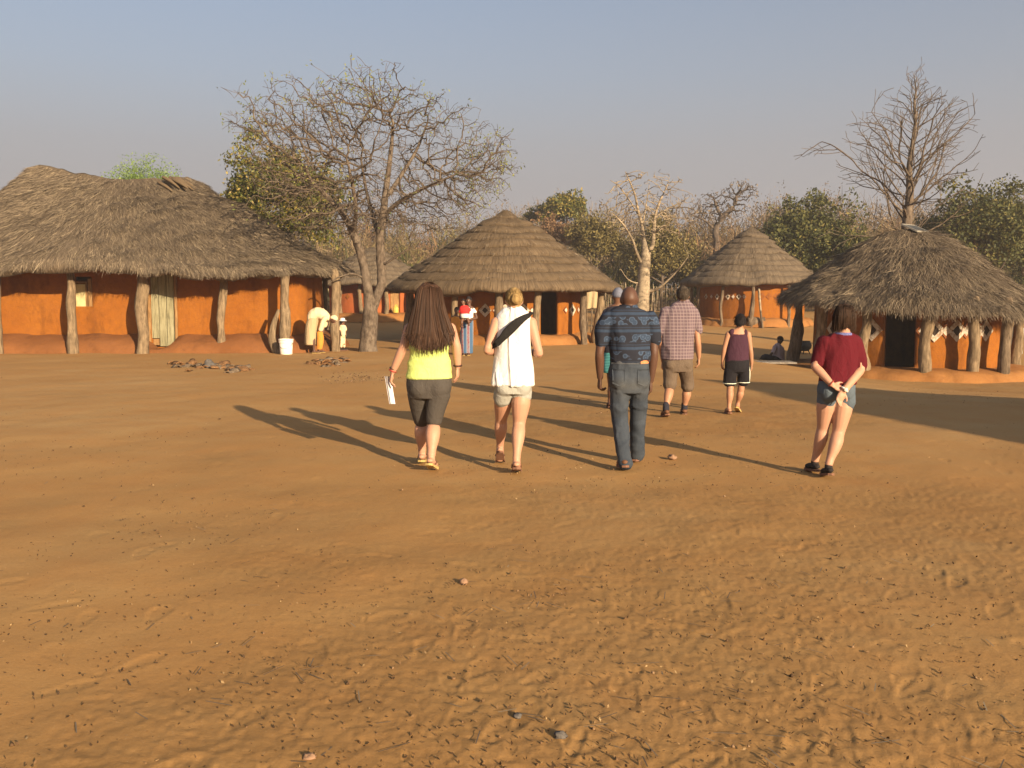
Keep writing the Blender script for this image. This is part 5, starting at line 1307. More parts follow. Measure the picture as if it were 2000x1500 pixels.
def man_jeans():
    f = Fig('bald man in a blue cloud print shirt and blue jeans', 8.2, 1229, 'skin_dark', 0.0065)
    f.L(f.body, [(1227, 604, 18, .07), (1226, 616, 40, .09), (1227, 632, 44, .105), (1228, 660, 40, .11), (1229, 690, 36, .10), (1230, 715, 36, .10), (1230, 745, 37, .11), (1230, 765, 34, .10)])
    f.head(1229, 585, .118, -4, 2, neck=f.q(1227, 614), hair=None)
    f.arm([(1180, 630), (1171, 690, -.02), (1172, 738, .06)], 1.08, ((-.05, .15, -1), (1, .2, 0), (0, 1, 0), .75, 1.05)); f.arm([(1275, 630), (1277, 690, -.02), (1271, 744, .05)], 1.08, ((0, .1, -1), (-1, .2, 0), (0, 1, 0), .45, 1.05))
    aL = f.foot(1222, -.2, 6, 10, kind='shoe', mat='leather'); aR = f.foot(1244, .22, -4, 4, kind='shoe', mat='leather')
    f.leg((1212, 760), (1212, 822, .02), aL, 1.0, 9); f.leg((1248, 760), (1245, 822, .1), aR, 1.0, 9)
    f.make_body()
    f.wear('shirt', 'batik', [[(1227, 600, 20, .08), (1226, 609, 36, .10), (1227, 621, 46, .12), (1228, 645, 45, .13), (1229, 675, 41, .13), (1230, 694, 40, .128), (1230, 707, 38, .12)]], [[(1190, 622, 0, 17), (1179, 645, 0, 15.5), (1174, 672, 0, 13)], [(1267, 622, 0, 17), (1275, 645, 0, 15.5), (1278, 667, 0, 13)]], wrinkle=.014, freq=(12, 12, 10))
    g = Geo(); f.L(g, [(1227, 595, 17, .078), (1227, 604, 21, .088)]); fuse('collar', g, M['batik'], f.root, .007, 2)
    j = f.wear('jeans', 'jeans', [[(1230, 703, 37.5, .118), (1229, 722, 39, .122), (1229, 745, 39.5, .12), (1230, 766, 36, .11)]],
               [[(1211, 760, 0, 20), (1209, 790, .0, 18.5), (1211, 820, .01, 17), (1215, 860, -.09, 14.5), (1220, 896, -.17, 13.5), (1221, 906, -.19, 14)], [(1249, 760, 0, 19.5), (1247, 790, .05, 17.5), (1245, 820, .1, 15.5), (1245, 860, .16, 14), (1245, 890, .2, 13)]],
               [(1212, 740, -.03, 21, .10, 26), (1247, 740, -.03, 21, .10, 26)], wrinkle=.011, freq=(14, 14, 18))
    sh = lambda u, v: (u, v if abs(u - .5) < .01 else v * (1 - .16 * abs(u - .5) * 2 * (v > .8)))
    for a, b in ((1194, 1217), (1242, 1265)): patch(j, 'pocket', 'jeans', a, b, 720, 752, 8.2, f.root, .005, 9, 9, sh)
    patch(j, 'belt_label', 'patch', 1248, 1266, 702.5, 709, 8.2, f.root, .006, 6, 4)
    patch(j, 'waistband', 'jeans_seam', 1193, 1247, 703, 709.5, 8.2, f.root, .004, 12, 4)
man_jeans()

def man_plaid():
    f = Fig('grey haired man in a plaid shirt and brown shorts', 11.8, 1324, 'skin_tan', 0.008)
    f.L(f.body, [(1335, 590, 11, .065), (1332, 598, 23, .08), (1328, 612, 31, .105), (1325, 640, 31, .115), (1324, 670, 29, .115), (1324, 700, 28, .115), (1324, 722, 27, .11)])
    f.head(1334, 577, .118, -6, 2, neck=f.q(1334, 598), hair='short', hmat='hair_grey')
    f.arm([(1299, 612), (1291, 668), (1295, 706, .12)], 1.05, ((0, .3, -1), (1, .2, 0), (0, 1, 0), .4, 1.05)); f.arm([(1357, 612), (1363, 668, -.02), (1365, 698, .07)], 1.05, ((0, .15, -1), (-1, .2, 0), (0, 1, 0), .4, 1.05))
    aL = f.foot(1304, -.2, 6, 14, kind='shoe', mat='leather'); aR = f.foot(1339, .18, -6, 0, kind='shoe', mat='leather')
    f.leg((1311, 718), (1308, 757, -.02), aL, 1.05, 4); f.leg((1338, 718), (1342, 760, .13), aR, 1.05, 4)
    f.make_body()
    for a in (aL, aR):
        g = Geo(); g.add(*tube([a - np.array([0, 0, .03]), a + np.array([0, 0, .02]), a + np.array([0, 0, .05])], [.043, .042, .040], 12, 2)); g.make('sock', M['navy'], f.root)
    f.wear('shirt', 'plaid', [[(1335, 588, 12, .07), (1333, 596, 23, .09), (1328, 609, 33, .118), (1325, 635, 33, .132), (1324, 665, 32, .138), (1324, 690, 31.5, .14), (1324, 702, 31, .138)]], [[(1304, 607, 0, 11.5), (1295, 630, 0, 10.8), (1289, 648, 0, 9.8)], [(1352, 607, 0, 11.5), (1360, 630, 0, 10.8), (1364, 647, 0, 9.8)]], wrinkle=.016, freq=(13, 13, 7))
    g = Geo(); f.L(g, [(1335, 585, 11, .07), (1335, 591, 13, .078)]); fuse('collar', g, M['plaid'], f.root, .007, 2)
    f.wear('shorts', 'brown_short', [[(1324, 697, 29, .125), (1324, 715, 30, .13), (1324, 726, 28, .115)]], [[(1310, 720, 0, 15), (1309, 740, 0, 13.5), (1308, 753, -.02, 13)], [(1339, 720, 0, 15), (1342, 740, .08, 12.8), (1343, 756, .11, 12.5)]], [(1311, 712, -.05, 13, .08, 12), (1338, 712, -.05, 13, .08, 12)], wrinkle=.008)
man_plaid()

def child_plum():
    f = Fig('black haired child in a plum tank top and black shorts with white piping', 12.05, 1441, 'skin_tan', 0.008)
    f.L(f.body, [(1444, 641, 7.5, .045), (1442, 648, 18, .06), (1441, 660, 21, .078), (1440, 690, 20, .08), (1440, 715, 22, .09), (1439, 726, 20, .085)])
    f.head(1446, 628, .103, -20, 30, neck=f.q(1443, 648), hair='bob', hmat='hair_black', dy=.03)
    f.arm([(1423, 652), (1415, 680), (1411, 706, .03)], .84, ((0, .2, -1), (1, .2, 0), (0, 1, 0), .4, .88)); f.arm([(1461, 652), (1466, 684), (1468, 711, .05)], .84, ((0, .2, -1), (-1, .2, 0), (0, 1, 0), .3, .88))
    aL = f.foot(1427, -.07, 0, 5, k=.88, mat='sole_brown'); aR = f.foot(1442, .06, -25, 28, k=.88, mat='sole')
    f.leg((1428, 722), (1426, 760, -.02), aL, .84, 3); f.leg((1451, 722), (1447, 762, .05), aR, .84, 3)
    f.make_body()
    f.wear('tank_top', 'purple', [[(1442, 653, 17.5, .078), (1441, 668, 21, .092), (1440, 690, 22.5, .10), (1440, 707, 24, .106)]], [[(1428, 656, .0, 4.5), (1429, 648, -.035, 4.2), (1431, 646, .03, 4)], [(1456, 656, 0, 4.5), (1456, 648, -.035, 4.2), (1455, 646, .03, 4)]], wrinkle=.007)
    f.wear('shorts', 'black_short', [[(1440, 701, 23.5, .105), (1440, 718, 24.5, .11), (1439, 726, 23, .1)]], [[(1428, 722, 0, 13), (1426, 735, 0, 12.6), (1425, 747, 0, 12.4)], [(1451, 722, 0, 12.5), (1452, 735, .02, 12), (1452, 745, .03, 11.8)]], wrinkle=.006)
    for px, py, dy, r in ((1425, 748.5, 0, 12.2), (1452, 746.5, .03, 11.6)):
        c = f.q(px, py, dy); pts = [c + np.array([math.cos(t) * f.r(r), math.sin(t) * f.r(r), 0]) for t in np.linspace(0, 2 * math.pi, 19)]; g = Geo(); g.add(*tube(pts, [.007] * 19, 6, 1, cap=False)); g.make('piping', M['white_trim'], f.root)
    g = Geo(); f.T(g, [(1463.5, 716, .0, 1.1), (1464.5, 730, .01, 1.1), (1463.5, 745, .02, 1.1)], 6, 3); g.make('piping', M['white_trim'], f.root)
child_plum()

def girl_maroon():
    f = Fig('girl in a maroon shirt and denim shorts with hands clasped behind her back', 7.75, 1636, 'skin_fair', 0.0065)
    rg = np.random.default_rng(14)
    f.L(f.body, [(1647, 650, 12, .055), (1643, 660, 28, .072), (1640, 672, 34, .09), (1638, 700, 32, .095), (1636, 725, 31, .09), (1635, 750, 33, .10), (1634, 775, 34, .11)])
    f.head(1649, 620, .112, -10, 12, neck=f.q(1646, 660), hair='short', hmat='hair_dark', hscale=1.15)
    def guide(rg):
        u = rg.uniform(-1, 1); b = math.sqrt(max(0, 1 - u * u)); j = rg.normal(0, 1.5); o = rg.uniform(0, .012)
        return np.array([f.q(1650 + u * 5, 594.5, -.01), f.q(1650 + u * 16, 600, .01 - .085 * b - o), f.q(1650 + u * 20 + j, 615, .0 - .11 * b - o), f.q(1649 + u * 20.5 + j, 630, .0 - .095 * b - o), f.q(1648 + u * 18 + j * 2, 641 + rg.normal(0, 3) + 4 * abs(u), .01 - .065 * b - o)])
    strand_hair('hair_strands', 'hair_strand_dark', f.root, guide, .007, 600, rg)
    f.arm([(1608, 676), (1592, 716, -.03), (1625, 751, -.15)], .97, ((.85, -.05, -.45), (0, -.6, .6), (.2, 0, 1), .3, .95)); f.arm([(1673, 676), (1681, 722, -.03), (1648, 763, -.185)], .97, ((-.42, -.02, -.9), (.2, -1, .1), (1, 0, .2), .4, .95))
    aL = f.foot(1600, .12, 8, 6, k=.88, kind='shoe', mat='shoe_black'); aR = f.foot(1628, -.13, 0, 12, k=.88, kind='shoe', mat='shoe_black')
    f.leg((1616, 774, .0), (1608, 834, .06), aL, .98, 1); f.leg((1650, 774, -.02), (1638, 843, -.02), aR, 1.0, 1)
    f.make_body()
    f.wear('t_shirt', 'maroon', [[(1647, 650, 13, .065), (1643, 658, 29, .085), (1640, 670, 37, .105), (1638, 695, 35.5, .118), (1636, 725, 35, .12), (1635, 749, 35.5, .125)]], [[(1613, 668, 0, 16), (1602, 690, 0, 15), (1595, 711, -.01, 13)], [(1668, 670, 0, 16), (1677, 695, 0, 14.5), (1680, 716, -.01, 12.5)]], wrinkle=.014, freq=(20, 12, 6))
    g = Geo(); f.L(g, [(1647, 649, 14.5, .072), (1646, 655, 20, .085)]); fuse('collar', g, M['collar_blue'], f.root, .006, 2)
    f.wear('shorts', 'denim_short', [[(1634, 743, 34, .115), (1633, 760, 36, .122), (1633, 778, 35, .112)]], [[(1616, 770, 0, 18.5), (1614, 787, .02, 18.5)], [(1650, 770, -.02, 19), (1651, 789, -.02, 18.5)]], [(1618, 764, -.03, 19, .10, 23), (1649, 764, -.03, 19, .10, 23)], wrinkle=.006)
    f.band('bracelet', f.q(1623, 748.5, -.145), (.8, -.2, -.7), .031, .005, 'bead_red')
    w = f.q(1649.5, 760.5, -.18); f.band('watch', w, (-.75, 0, -.9), .030, .008, 'white_cotton'); g = Geo(); g.add(*ellipsoid(w + np.array([.0, -.034, .0]), (.017, .008, .017), 12, 8)); g.make('watch_face', M['white_trim'], f.root)
girl_maroon()

def hidden_walker():
    f = Fig('person in blue grey cap and teal stripes mostly hidden by the bald man', 12.5, 1206, 'skin_brown', 0.01)
    f.L(f.body, [(1206, 594, 9, .06), (1206, 604, 24, .08), (1206, 620, 27, .10), (1206, 650, 26, .11), (1206, 680, 25, .11), (1206, 712, 25, .11)])
    f.head(1207, 579, .115, 0, 5, neck=f.q(1206, 600), hair='cap', hmat='grey_cap')
    f.arm([(1182, 612), (1178, 655), (1182, 692, .05)], 1, ((0, .2, -1), (1, 0, 0), (0, 1, 0), .4)); f.arm([(1230, 612), (1234, 655), (1230, 692, .05)], 1, ((0, .2, -1), (-1, 0, 0), (0, 1, 0), .4))
    aL = f.foot(1193, .05, 0, 10, mat='sole_brown'); aR = f.foot(1213, -.1, 0, 10, mat='sole_brown'); f.leg((1196, 710), (1195, 755, .05), aL, 1); f.leg((1216, 710), (1214, 755, 0), aR, 1)
    f.make_body()
    f.wear('shirt', 'navy', [[(1206, 598, 14, .08), (1206, 608, 26, .11), (1206, 640, 28, .125), (1206, 690, 26, .125)]], [[(1186, 610, 0, 9), (1181, 640, 0, 8.5)], [(1226, 610, 0, 9), (1231, 640, 0, 8.5)]], wrinkle=.006)
    f.wear('skirt', 'teal_stripe', [[(1206, 684, 25, .12), (1206, 705, 28, .13), (1206, 728, 27, .13)]], wrinkle=.006)
hidden_walker()

def woman_baby():
    f = Fig('woman in a blue printed wrap skirt carrying a baby in front of the layered hut', 25.2, 911, 'skin_dark', 0.013)
    f.L(f.body, [(916, 597, 4, .05), (916, 602, 11, .08), (915, 612, 11.5, .10), (914, 625, 10, .09), (912, 640, 11, .10)])
    f.head(916, 587, .112, 150, 10, neck=f.q(916, 602), hair='short', hmat='hair_black')
    f.arm([(926, 605), (931, 621, -.06), (910, 626, -.24)], .95, ((-1, -.1, .15), (0, .6, .7), (0, 0, 1), .4)); f.arm([(905, 605), (899, 620, -.08), (912, 630, -.24)], .95, ((1, -.1, .1), (0, .6, .7), (0, 0, 1), .4))
    aL = f.foot(906, 0, 180, 0, sole=.012); aR = f.foot(916, -.06, 172, 0, sole=.012); f.leg((907, 640), (906, 665), aL); f.leg((916, 640), (916, 665, -.03), aR)
    f.make_body()
    f.wear('blouse', 'white_cotton', [[(916, 599, 4, .06), (916, 603, 9.5, .085), (915, 612, 10, .10), (913, 628, 10, .10)]], [[(924, 604, 0, 4.0), (928, 610, -.02, 3.6)], [(908, 604, 0, 4.0), (904, 610, -.02, 3.6)]], wrinkle=.008)
    f.wear('wrap_skirt', 'wrap', [[(913, 625, 11, .115), (912, 640, 12.5, .13), (911, 665, 13, .14), (911, 690, 12.5, .14)]], wrinkle=.012, freq=(12, 12, 3))
    b = Fig('baby in a red shirt held on the arm of the woman in the blue wrap', 25.0, 908, 'skin_brown', 0.011); b.root.location.z = b.q(908, 622)[2]; ORG[b.root.name] = Vector(b.root.location)
    b.L(b.body, [(907, 596, 3, .04, -.06), (907, 600, 6.5, .06, -.06), (908, 612, 6, .065, -.06), (908, 620, 6.5, .07, -.06)])
    b.head(905, 590, .082, 160, 0, neck=b.q(906, 599, -.06), hair='short', hmat='hair_black', dy=-.06)
    b.arm([(901, 601, -.06), (899, 608, -.12), (902, 614, -.16)], .6, ((.5, -.3, -.5), (1, 0, 0), (0, -1, 0), .5, .55)); b.arm([(913, 601, -.06), (917, 606, -.06), (919, 602, .02)], .6, ((.3, .5, .5), (1, 0, 0), (0, 0, 1), .5, .55))
    b.leg((905, 620, -.06), (902, 628, -.16), b.q(902, 637, -.13), .6); b.leg((911, 620, -.06), (915, 627, -.14), b.q(916, 634, -.1), .6)
    for px, py, dy in ((902, 638, -.16), (916, 635, -.13)): b.E(b.body, px, py, dy, 2.2, .05, 1.6)
    b.make_body()
    b.wear('red_shirt', 'red_cloth', [[(907, 597, 6, .07, -.10), (907, 602, 9.5, .10, -.11), (908, 613, 9, .10, -.11)]], [[(901, 602, -.06, 3.4), (899, 609, -.11, 3)], [(913, 602, -.06, 3.4), (917, 606, -.07, 3)]], wrinkle=.006)
    b.wear('white_wrap', 'white_cotton', [[(908, 612, 8.6, .10, -.11), (908, 617, 8.8, .10, -.11), (908, 621, 7.6, .09, -.11)]], wrinkle=.006)
    h = Fig('child in an orange dress standing behind the woman with the baby', 25.9, 889, 'skin_dark', 0.013)
    h.L(h.body, [(890, 616, 4, .05), (890, 620, 9, .07), (890, 632, 9, .08), (889, 648, 9, .085)])
    h.head(892, 607, .105, 170, 5, neck=h.q(890, 619), hair='short', hmat='hair_black')
    h.arm([(882, 622), (879, 635), (881, 647, -.05)], .75, ((0, -.2, -1), (1, 0, 0), (0, -1, 0), .4, .8)); h.arm([(898, 622), (901, 635), (899, 647, -.05)], .75, ((0, -.2, -1), (-1, 0, 0), (0, -1, 0), .4, .8))
    aL = h.foot(886, 0, 180, 0, k=.85, sole=.01); aR = h.foot(893, 0, 180, 0, k=.85, sole=.01); h.leg((886, 648), (886, 668), aL, .8); h.leg((893, 648), (893, 668), aR, .8); h.make_body()
    h.wear('dress', 'orange_cloth', [[(890, 618, 5, .06), (890, 622, 10, .09), (890, 640, 10, .11), (889, 655, 11.5, .13), (889, 671, 12.5, .14)]], wrinkle=.01)
woman_baby()

def woman_bending():
    f = Fig('woman in cream clothes and headscarf bending over beside the end of the long house', 26.3, 614, 'skin_dark', 0.012)
    f.T(f.body, [(609, 634, 0, 8), (612, 620, 0, 9.5), (622, 613, 0, 9.5), (634, 618, 0, 8)], n=18)
    f.head(651, 624, .118, -90, 45, hair='cap', hmat='cream', hscale=1.5, neck=f.q(637, 617))
    f.arm([(635, 622, -.16), (627, 638, -.16), (625, 652, -.10)], .95, ((.1, .1, -1), (1, 0, 0), (0, 1, 0), .6)); f.arm([(637, 622, .16), (633, 638, .16), (630, 652, .10)], .95, ((0, -.1, -1), (1, 0, 0), (0, -1, 0), .6))
    aL = f.foot(613, -.14, -80, 0, sole=.012); aR = f.foot(622, .16, -85, 0, sole=.012); f.leg((609, 634, -.09), (612, 660, -.12), aL); f.leg((611, 634, .09), (617, 660, .14), aR)
    f.make_body()
    f.wear('blouse', 'cream', tubes=[[(609, 624, 0, 10), (614, 615, 0, 11.5), (624, 612, 0, 11.5), (634, 617, 0, 10), (640, 621, 0, 6.5)], [(635, 621, -.15, 5), (629, 634, -.17, 4.6), (626.5, 644, -.16, 4.2)], [(637, 621, .15, 5), (634, 636, .16, 4.6)]], wrinkle=.014, voxel=.013)
    f.wear('skirt', 'khaki', [[(612, 620, 9.5, .17), (610, 632, 11.5, .20), (608, 650, 11.5, .22), (607, 673, 11, .23)]], wrinkle=.014, freq=(14, 14, 3), voxel=.013)
    g = Geo(); f.L(g, [(625, 648, 5, .05, -.12), (626, 660, 6, .07, -.12), (625, 674, 5.5, .07, -.12), (624, 682, 4.5, .05, -.12)]); o = fuse('cloth_bundle', g, M['orange_cloth'], None, .012, 3, .015, (14, 14, 6)); tag(o, 'orange cloth held down by the bending woman in cream', 'cloth')
woman_bending()

def child_hat():
    f = Fig('small child in pale clothes and a white sun hat beside the leafless tree', 27.6, 669, 'skin_brown', 0.011)
    f.L(f.body, [(669, 633, 2.6, .035), (669.5, 636, 5.5, .05), (670, 645, 5.5, .06), (670, 655, 5.5, .065)])
    f.head(669, 629, .088, -60, 5, neck=f.q(669, 636), hair='short', hmat='hair_black')
    f.arm([(665, 637), (664, 645, -.05), (666, 651, -.08)], .55, ((.2, -.2, -1), (1, 0, 0), (0, -1, 0), .4, .6)); f.arm([(674, 637), (676, 645, -.02), (675, 653, -.04)], .55, ((0, 0, -1), (-1, 0, 0), (0, -1, 0), .4, .6))
    aL = f.foot(666, -.06, -60, 0, k=.65, kind='shoe', mat='shoe_black'); aR = f.foot(672, .05, -60, 0, k=.65, kind='shoe', mat='shoe_black'); f.leg((667.5, 655), (667, 668, -.03), aL, .6); f.leg((672, 655), (672, 668, .03), aR, .6); f.make_body()
    f.wear('shirt', 'cream', [[(669, 634, 3.5, .045), (669.5, 637, 6.2, .065), (670, 646, 6.2, .075), (670, 655, 6.4, .08)]], [[(665.5, 637.5, 0, 2.6), (664, 644, -.04, 2.4)], [(673.5, 637.5, 0, 2.6), (675.5, 644, -.02, 2.4)]], wrinkle=.006)
    f.wear('trousers', 'cream', [[(670, 652, 6, .075), (670, 658, 5.8, .07)]], [[(667.5, 656, 0, 3.2), (667, 668, -.03, 2.8), (666.5, 677, -.05, 2.6)], [(672, 656, 0, 3.2), (672, 668, .03, 2.8), (672, 677, .05, 2.6)]], wrinkle=.005)
    c = f.hc; g = Geo(); g.add(*loft([(c + np.array([0, 0, .035]), .135, .135), (c + np.array([0, 0, .045]), .13, .13), (c + np.array([0, 0, .055]), .085, .085), (c + np.array([0, 0, .115]), .07, .07), (c + np.array([0, 0, .13]), .03, .03)], 20, 3)); g.make('sun_hat', M['white_cotton'], f.root)
child_hat()

def seated_person():
    f = Fig('person in a faded lilac top sitting on the ground left of the shaggy hut', 27.0, 1516, 'skin_dark', 0.012)
    f.T(f.body, [(1520, 703, 0, 9), (1520, 692, 0, 9), (1520, 681, 0, 9), (1519, 674, 0, 5)], n=18)
    f.head(1524, 664, .115, 100, 15, hair='short', hmat='hair_black', neck=f.q(1520, 674))
    f.arm([(1513, 678, -.15), (1508, 690, -.22), (1500, 697, -.18)], .95, ((-1, .1, -.2), (0, 0, -1), (0, 1, 0), .5)); f.arm([(1521, 678, .18), (1514, 690, .24), (1503, 696, .16)], .95, ((-1, -.1, -.2), (0, 0, -1), (0, -1, 0), .5))
    f.leg((1518, 703, -.1), (1494, 696, -.22), f.q(1484, 706, -.12), .95); f.leg((1519, 703, .1), (1495, 696, .24), f.q(1483, 706, .12), .95)
    for dy in (-.12, .12): f.E(f.body, 1481, 706.5, dy, 5, .05, 2.4)
    f.make_body()
    f.wear('top', 'lilac', tubes=[[(1521, 704, 0, 11), (1520, 692, 0, 11.5), (1520, 682, 0, 11), (1519, 675, 0, 7)], [(1514, 678, -.14, 4.6), (1510, 688, -.2, 4.2)], [(1521, 678, .17, 4.6), (1516, 688, .22, 4.2)]], wrinkle=.012, voxel=.012)
    f.wear('trousers', 'navy', [], [[(1521, 704, -.06, 8), (1508, 701, -.15, 6.5), (1494, 697, -.22, 5.4), (1487, 704, -.14, 4.2)], [(1521, 704, .06, 8), (1508, 701, .17, 6.5), (1495, 697, .24, 5.4), (1487, 704, .14, 4.2)]], wrinkle=.01, voxel=.012)
seated_person()

# ================================================================ YARD THINGS
def copy_tree(o, parent=None):
    c = o.copy(); COL.objects.link(c); c.parent = parent
    for ch in o.children: copy_tree(ch, c)
    return c
# ---- stick fences: every stick a part
def stick_fence(label, a, b, n, h, seed):
    rg = np.random.default_rng(seed); root = thing('stick_fence', label, 'fence', (a[0], a[1], gz(*a)))
    prot = []
    for k in range(6):
        V, F = crooked((0, 0, -0.15), (rg.normal(0, .05), 0, 1.0), .035, .02, .03, seed + k, 7); me = mesh_np('stick', V, F); me.materials.append(M['post'] if k % 3 else M['bark_pale']); prot.append(me)
    for i in range(n):
        t = (i + rg.uniform(-.3, .3)) / n; x, y = a[0] + (b[0] - a[0]) * t, a[1] + (b[1] - a[1]) * t + rg.normal(0, .06)
        o = bpy.data.objects.new('stick', prot[int(rg.integers(6))]); COL.objects.link(o); o.parent = root
        o.location = Vector((x, y, gz(x, y))) - Vector(org(root)); s = rg.uniform(.8, 1.35); o.scale = (s, s, h * rg.uniform(.72, 1.15)); o.rotation_euler = (rg.normal(0, .04), rg.normal(0, .06), rg.uniform(0, 6))
    for z in (.45, .95):
        V, F = crooked((a[0], a[1] + .05, gz(*a) + z * h * .9), (b[0], b[1] + .05, gz(*b) + z * h * .9), .025, .022, .04, seed + int(z * 10), 6); obj('rail', V, F, M['post_dark'], root)
stick_fence('rough stick fence behind the pale swollen trunk', ((1172 - 1000) * 56 / FPX, 56.0), ((1352 - 1000) * 55 / FPX, 55.0), 78, 1.6, 300)
stick_fence('short run of stick fence seen past the right end of the long house', ((592 - 1000) * 54 / FPX, 54.0), ((668 - 1000) * 55 / FPX, 55.0), 30, 1.5, 330)

# ---- white bucket
b = G(559, 692); t = thing('bucket', 'white plastic bucket standing in front of the long house', 'bucket', b)
M['plastic'] = plain('white_plastic', (0.74, 0.70, 0.62), 0.04, 6, 0.45, 0.1)
def lathe(prof, c, n=28):
    a = np.linspace(0, 2 * math.pi, n, endpoint=False); V = np.concatenate([np.stack([c[0] + r * np.cos(a), c[1] + r * np.sin(a), np.full(n, c[2] + z)], 1) for r, z in prof]); return V, grid_faces(n, len(prof), True)
V, F = lathe([(.001, .0), (.165, .0), (.172, .01), (.19, .40), (.185, .40), (.165, .03), (.001, .03)], b); obj('pail', V, F, M['plastic'], t)
V, F = lathe([(.19, .335), (.206, .335), (.206, .395), (.19, .395), (.19, .405), (.212, .405), (.212, .44), (.187, .44), (.187, .40)], b); obj('rim', V, F, M['plastic'], t, smooth=False)
g = Geo(); g.add(*tube([np.array(b) + np.array([.205 * math.cos(x), -.205 * math.sin(x) * .9, .37 - .20 * math.sin(x)]) for x in np.linspace(0, math.pi, 9)], [.004] * 9, 6, 2)); g.make('handle', M['dark'], t)

# ---- solar panel on the shaggy roof
M['pv'] = plain('solar_cells', (0.045, 0.05, 0.052), 0.2, 40, 0.6, 0, spec=0.3); M['alu'] = plain('aluminium', (0.30, 0.28, 0.24), 0.1, 20, 0.45, 0)
c = np.array(P(1788, 446, 24.6)); R = rotm(38, 0) @ np.array([[1, 0, 0], [0, math.cos(.45), -math.sin(.45)], [0, math.sin(.45), math.cos(.45)]])
t = thing('solar_panel', 'small solar panel tilted on the peak of the shaggy hut roof', 'solar panel', c)
def rbox(cen, s): V, F = box((0, 0, 0), s); return (V + np.array(cen)) @ R.T + c, F
g = Geo(); g.add(*rbox((0, 0, 0), (.62, .44, .02))); g.make('cell_sheet', M['pv'], t, smooth=False)
for cen, s in (((0, .235, 0), (.66, .03, .04)), ((0, -.235, 0), (.66, .03, .04)), ((.325, 0, 0), (.03, .438, .04)), ((-.325, 0, 0), (.03, .438, .04))): g = Geo(); g.add(*rbox(cen, s)); g.make('frame', M['alu'], t, smooth=False)
for i in (-.155, 0, .155): g = Geo(); g.add(*rbox((i, 0, .0105), (.006, .43, .003))); g.make('cell_line', M['alu'], t, smooth=False)
g = Geo(); g.add(*tube([c - np.array([0, 0, .45]), c - np.array([0, 0, .03])], [.03, .03], 8, 1)); g.make('mount', M['post_dark'], t)

# ---- things by the huts
M['galv'] = plain('galvanised_steel', (0.26, 0.27, 0.26), 0.3, 9, 0.45, 0.2, spec=0.5); M['iron'] = plain('sooty_iron', (0.018, 0.016, 0.015), 0.4, 20, 0.6)
b = G(1984, 692); t = thing('metal_bin', 'tall galvanised metal bin standing right of the shaggy hut', 'bin', b)
V, F = lathe([(.001, .02), (.2, .02), (.205, .05), (.21, .28), (.218, .30), (.21, .32), (.22, .6), (.228, .62), (.22, .64), (.225, .88), (.237, .9), (.2, .92), (.02, .97)], b); obj('drum', V, F, M['galv'], t)
V, F = lathe([(.03, .96), (.035, 1.0), (.001, 1.01)], b, 12); obj('lid_knob', V, F, M['galv'], t)
b = G(1566, 694) + Vector((0.25, 0.5, 0)); b.z = gz(b.x, b.y); t = thing('cooking_pot', 'round black iron pot behind the left post of the shaggy hut', 'pot', b)
V, F = lathe([(.001, .08), (.14, .1), (.23, .2), (.245, .3), (.2, .4), (.185, .42), (.21, .45), (.195, .45), (.17, .42), (.21, .3), (.001, .12)], b); obj('pot_body', V, F, M['iron'], t)
for k in range(3):
    a = k * 2.1; g = Geo(); g.add(*tube([np.array(b) + np.array([.13 * math.cos(a), .13 * math.sin(a), .13]), np.array(b) + np.array([.19 * math.cos(a), .19 * math.sin(a), 0])], [.022, .016], 7, 1)); g.make('leg', M['iron'], t)
g = Geo(); m = G(1500, 709); g.add(*box((m.x, m.y, m.z + .025), (1.35, .75, .035), -.05)); V = g.V[0]
M['mat'] = m_bark('woven_mat', (0.22, 0.19, 0.16), (0.33, 0.30, 0.26), (40, 4, 4), .004); o = g.make('reed_mat', M['mat'], None, smooth=False, loc=(m.x, m.y, m.z)); tag(o, 'grey reed mat on the ground under the seated person', 'mat')
b = G(1484, 643); t = thing('wooden_mortar', 'grey wooden mortar lying on its side before the distant stepped hut', 'mortar', (b.x, 42.2, gz(b.x, 42.2)))
c0 = np.array([b.x - .35, 42.2, gz(b.x, 42.2) + .26]); g = Geo(); a = np.linspace(0, 2 * math.pi, 20, endpoint=False)
prof = [(.02, .28), (.17, .05), (.2, .0), (.25, .0), (.26, .1), (.22, .55), (.18, .62), (.23, .78), (.24, .8), (.01, .8)]
V = np.concatenate([np.stack([np.full(20, c0[0] + z), c0[1] + r * np.cos(a), c0[2] + r * np.sin(a)], 1) for r, z in prof]); obj('bowl', V, grid_faces(20, len(prof), True), M['post_dark'], t)
x0, y0 = on_circle(cF, 2.75, 1478); g = Geo(); zb = gz(x0, y0 - .35); g.add(*tube([(x0 + .12, y0 - .5, zb), (x0 + .06, y0 - .3, zb + .8)], [.055, .05], 9, 2)); t = thing('pestle_pole', 'long pale pestle leaning on the wall of the distant stepped hut', 'pole', (x0 + .1, y0 - .45, zb)); g.make('grip', M['post_dark'], t)
g = Geo(); g.add(*tube([(x0 + .06, y0 - .3, zb + .8), (x0 + .02, y0 - .05, zb + 1.85)], [.052, .06], 9, 2)); g.make('shaft', M['bark_pale'], t)
M['yellow_plastic'] = plain('yellow_plastic', (0.55, 0.38, 0.08), .1, 10, .5, .1)
b = P(773, 611, 45.6); t = thing('yellow_can', 'small yellow plastic can on the step of the red walled hut', 'can', b)
g = Geo(); g.add(*loft([(Vector(b) + Vector((0, 0, z)), r, r * .7) for z, r in ((0, .12), (.02, .14), (.24, .14), (.3, .09), (.34, .04), (.38, .04))], 16, 2)); g.make('can_body', M['yellow_plastic'], t)
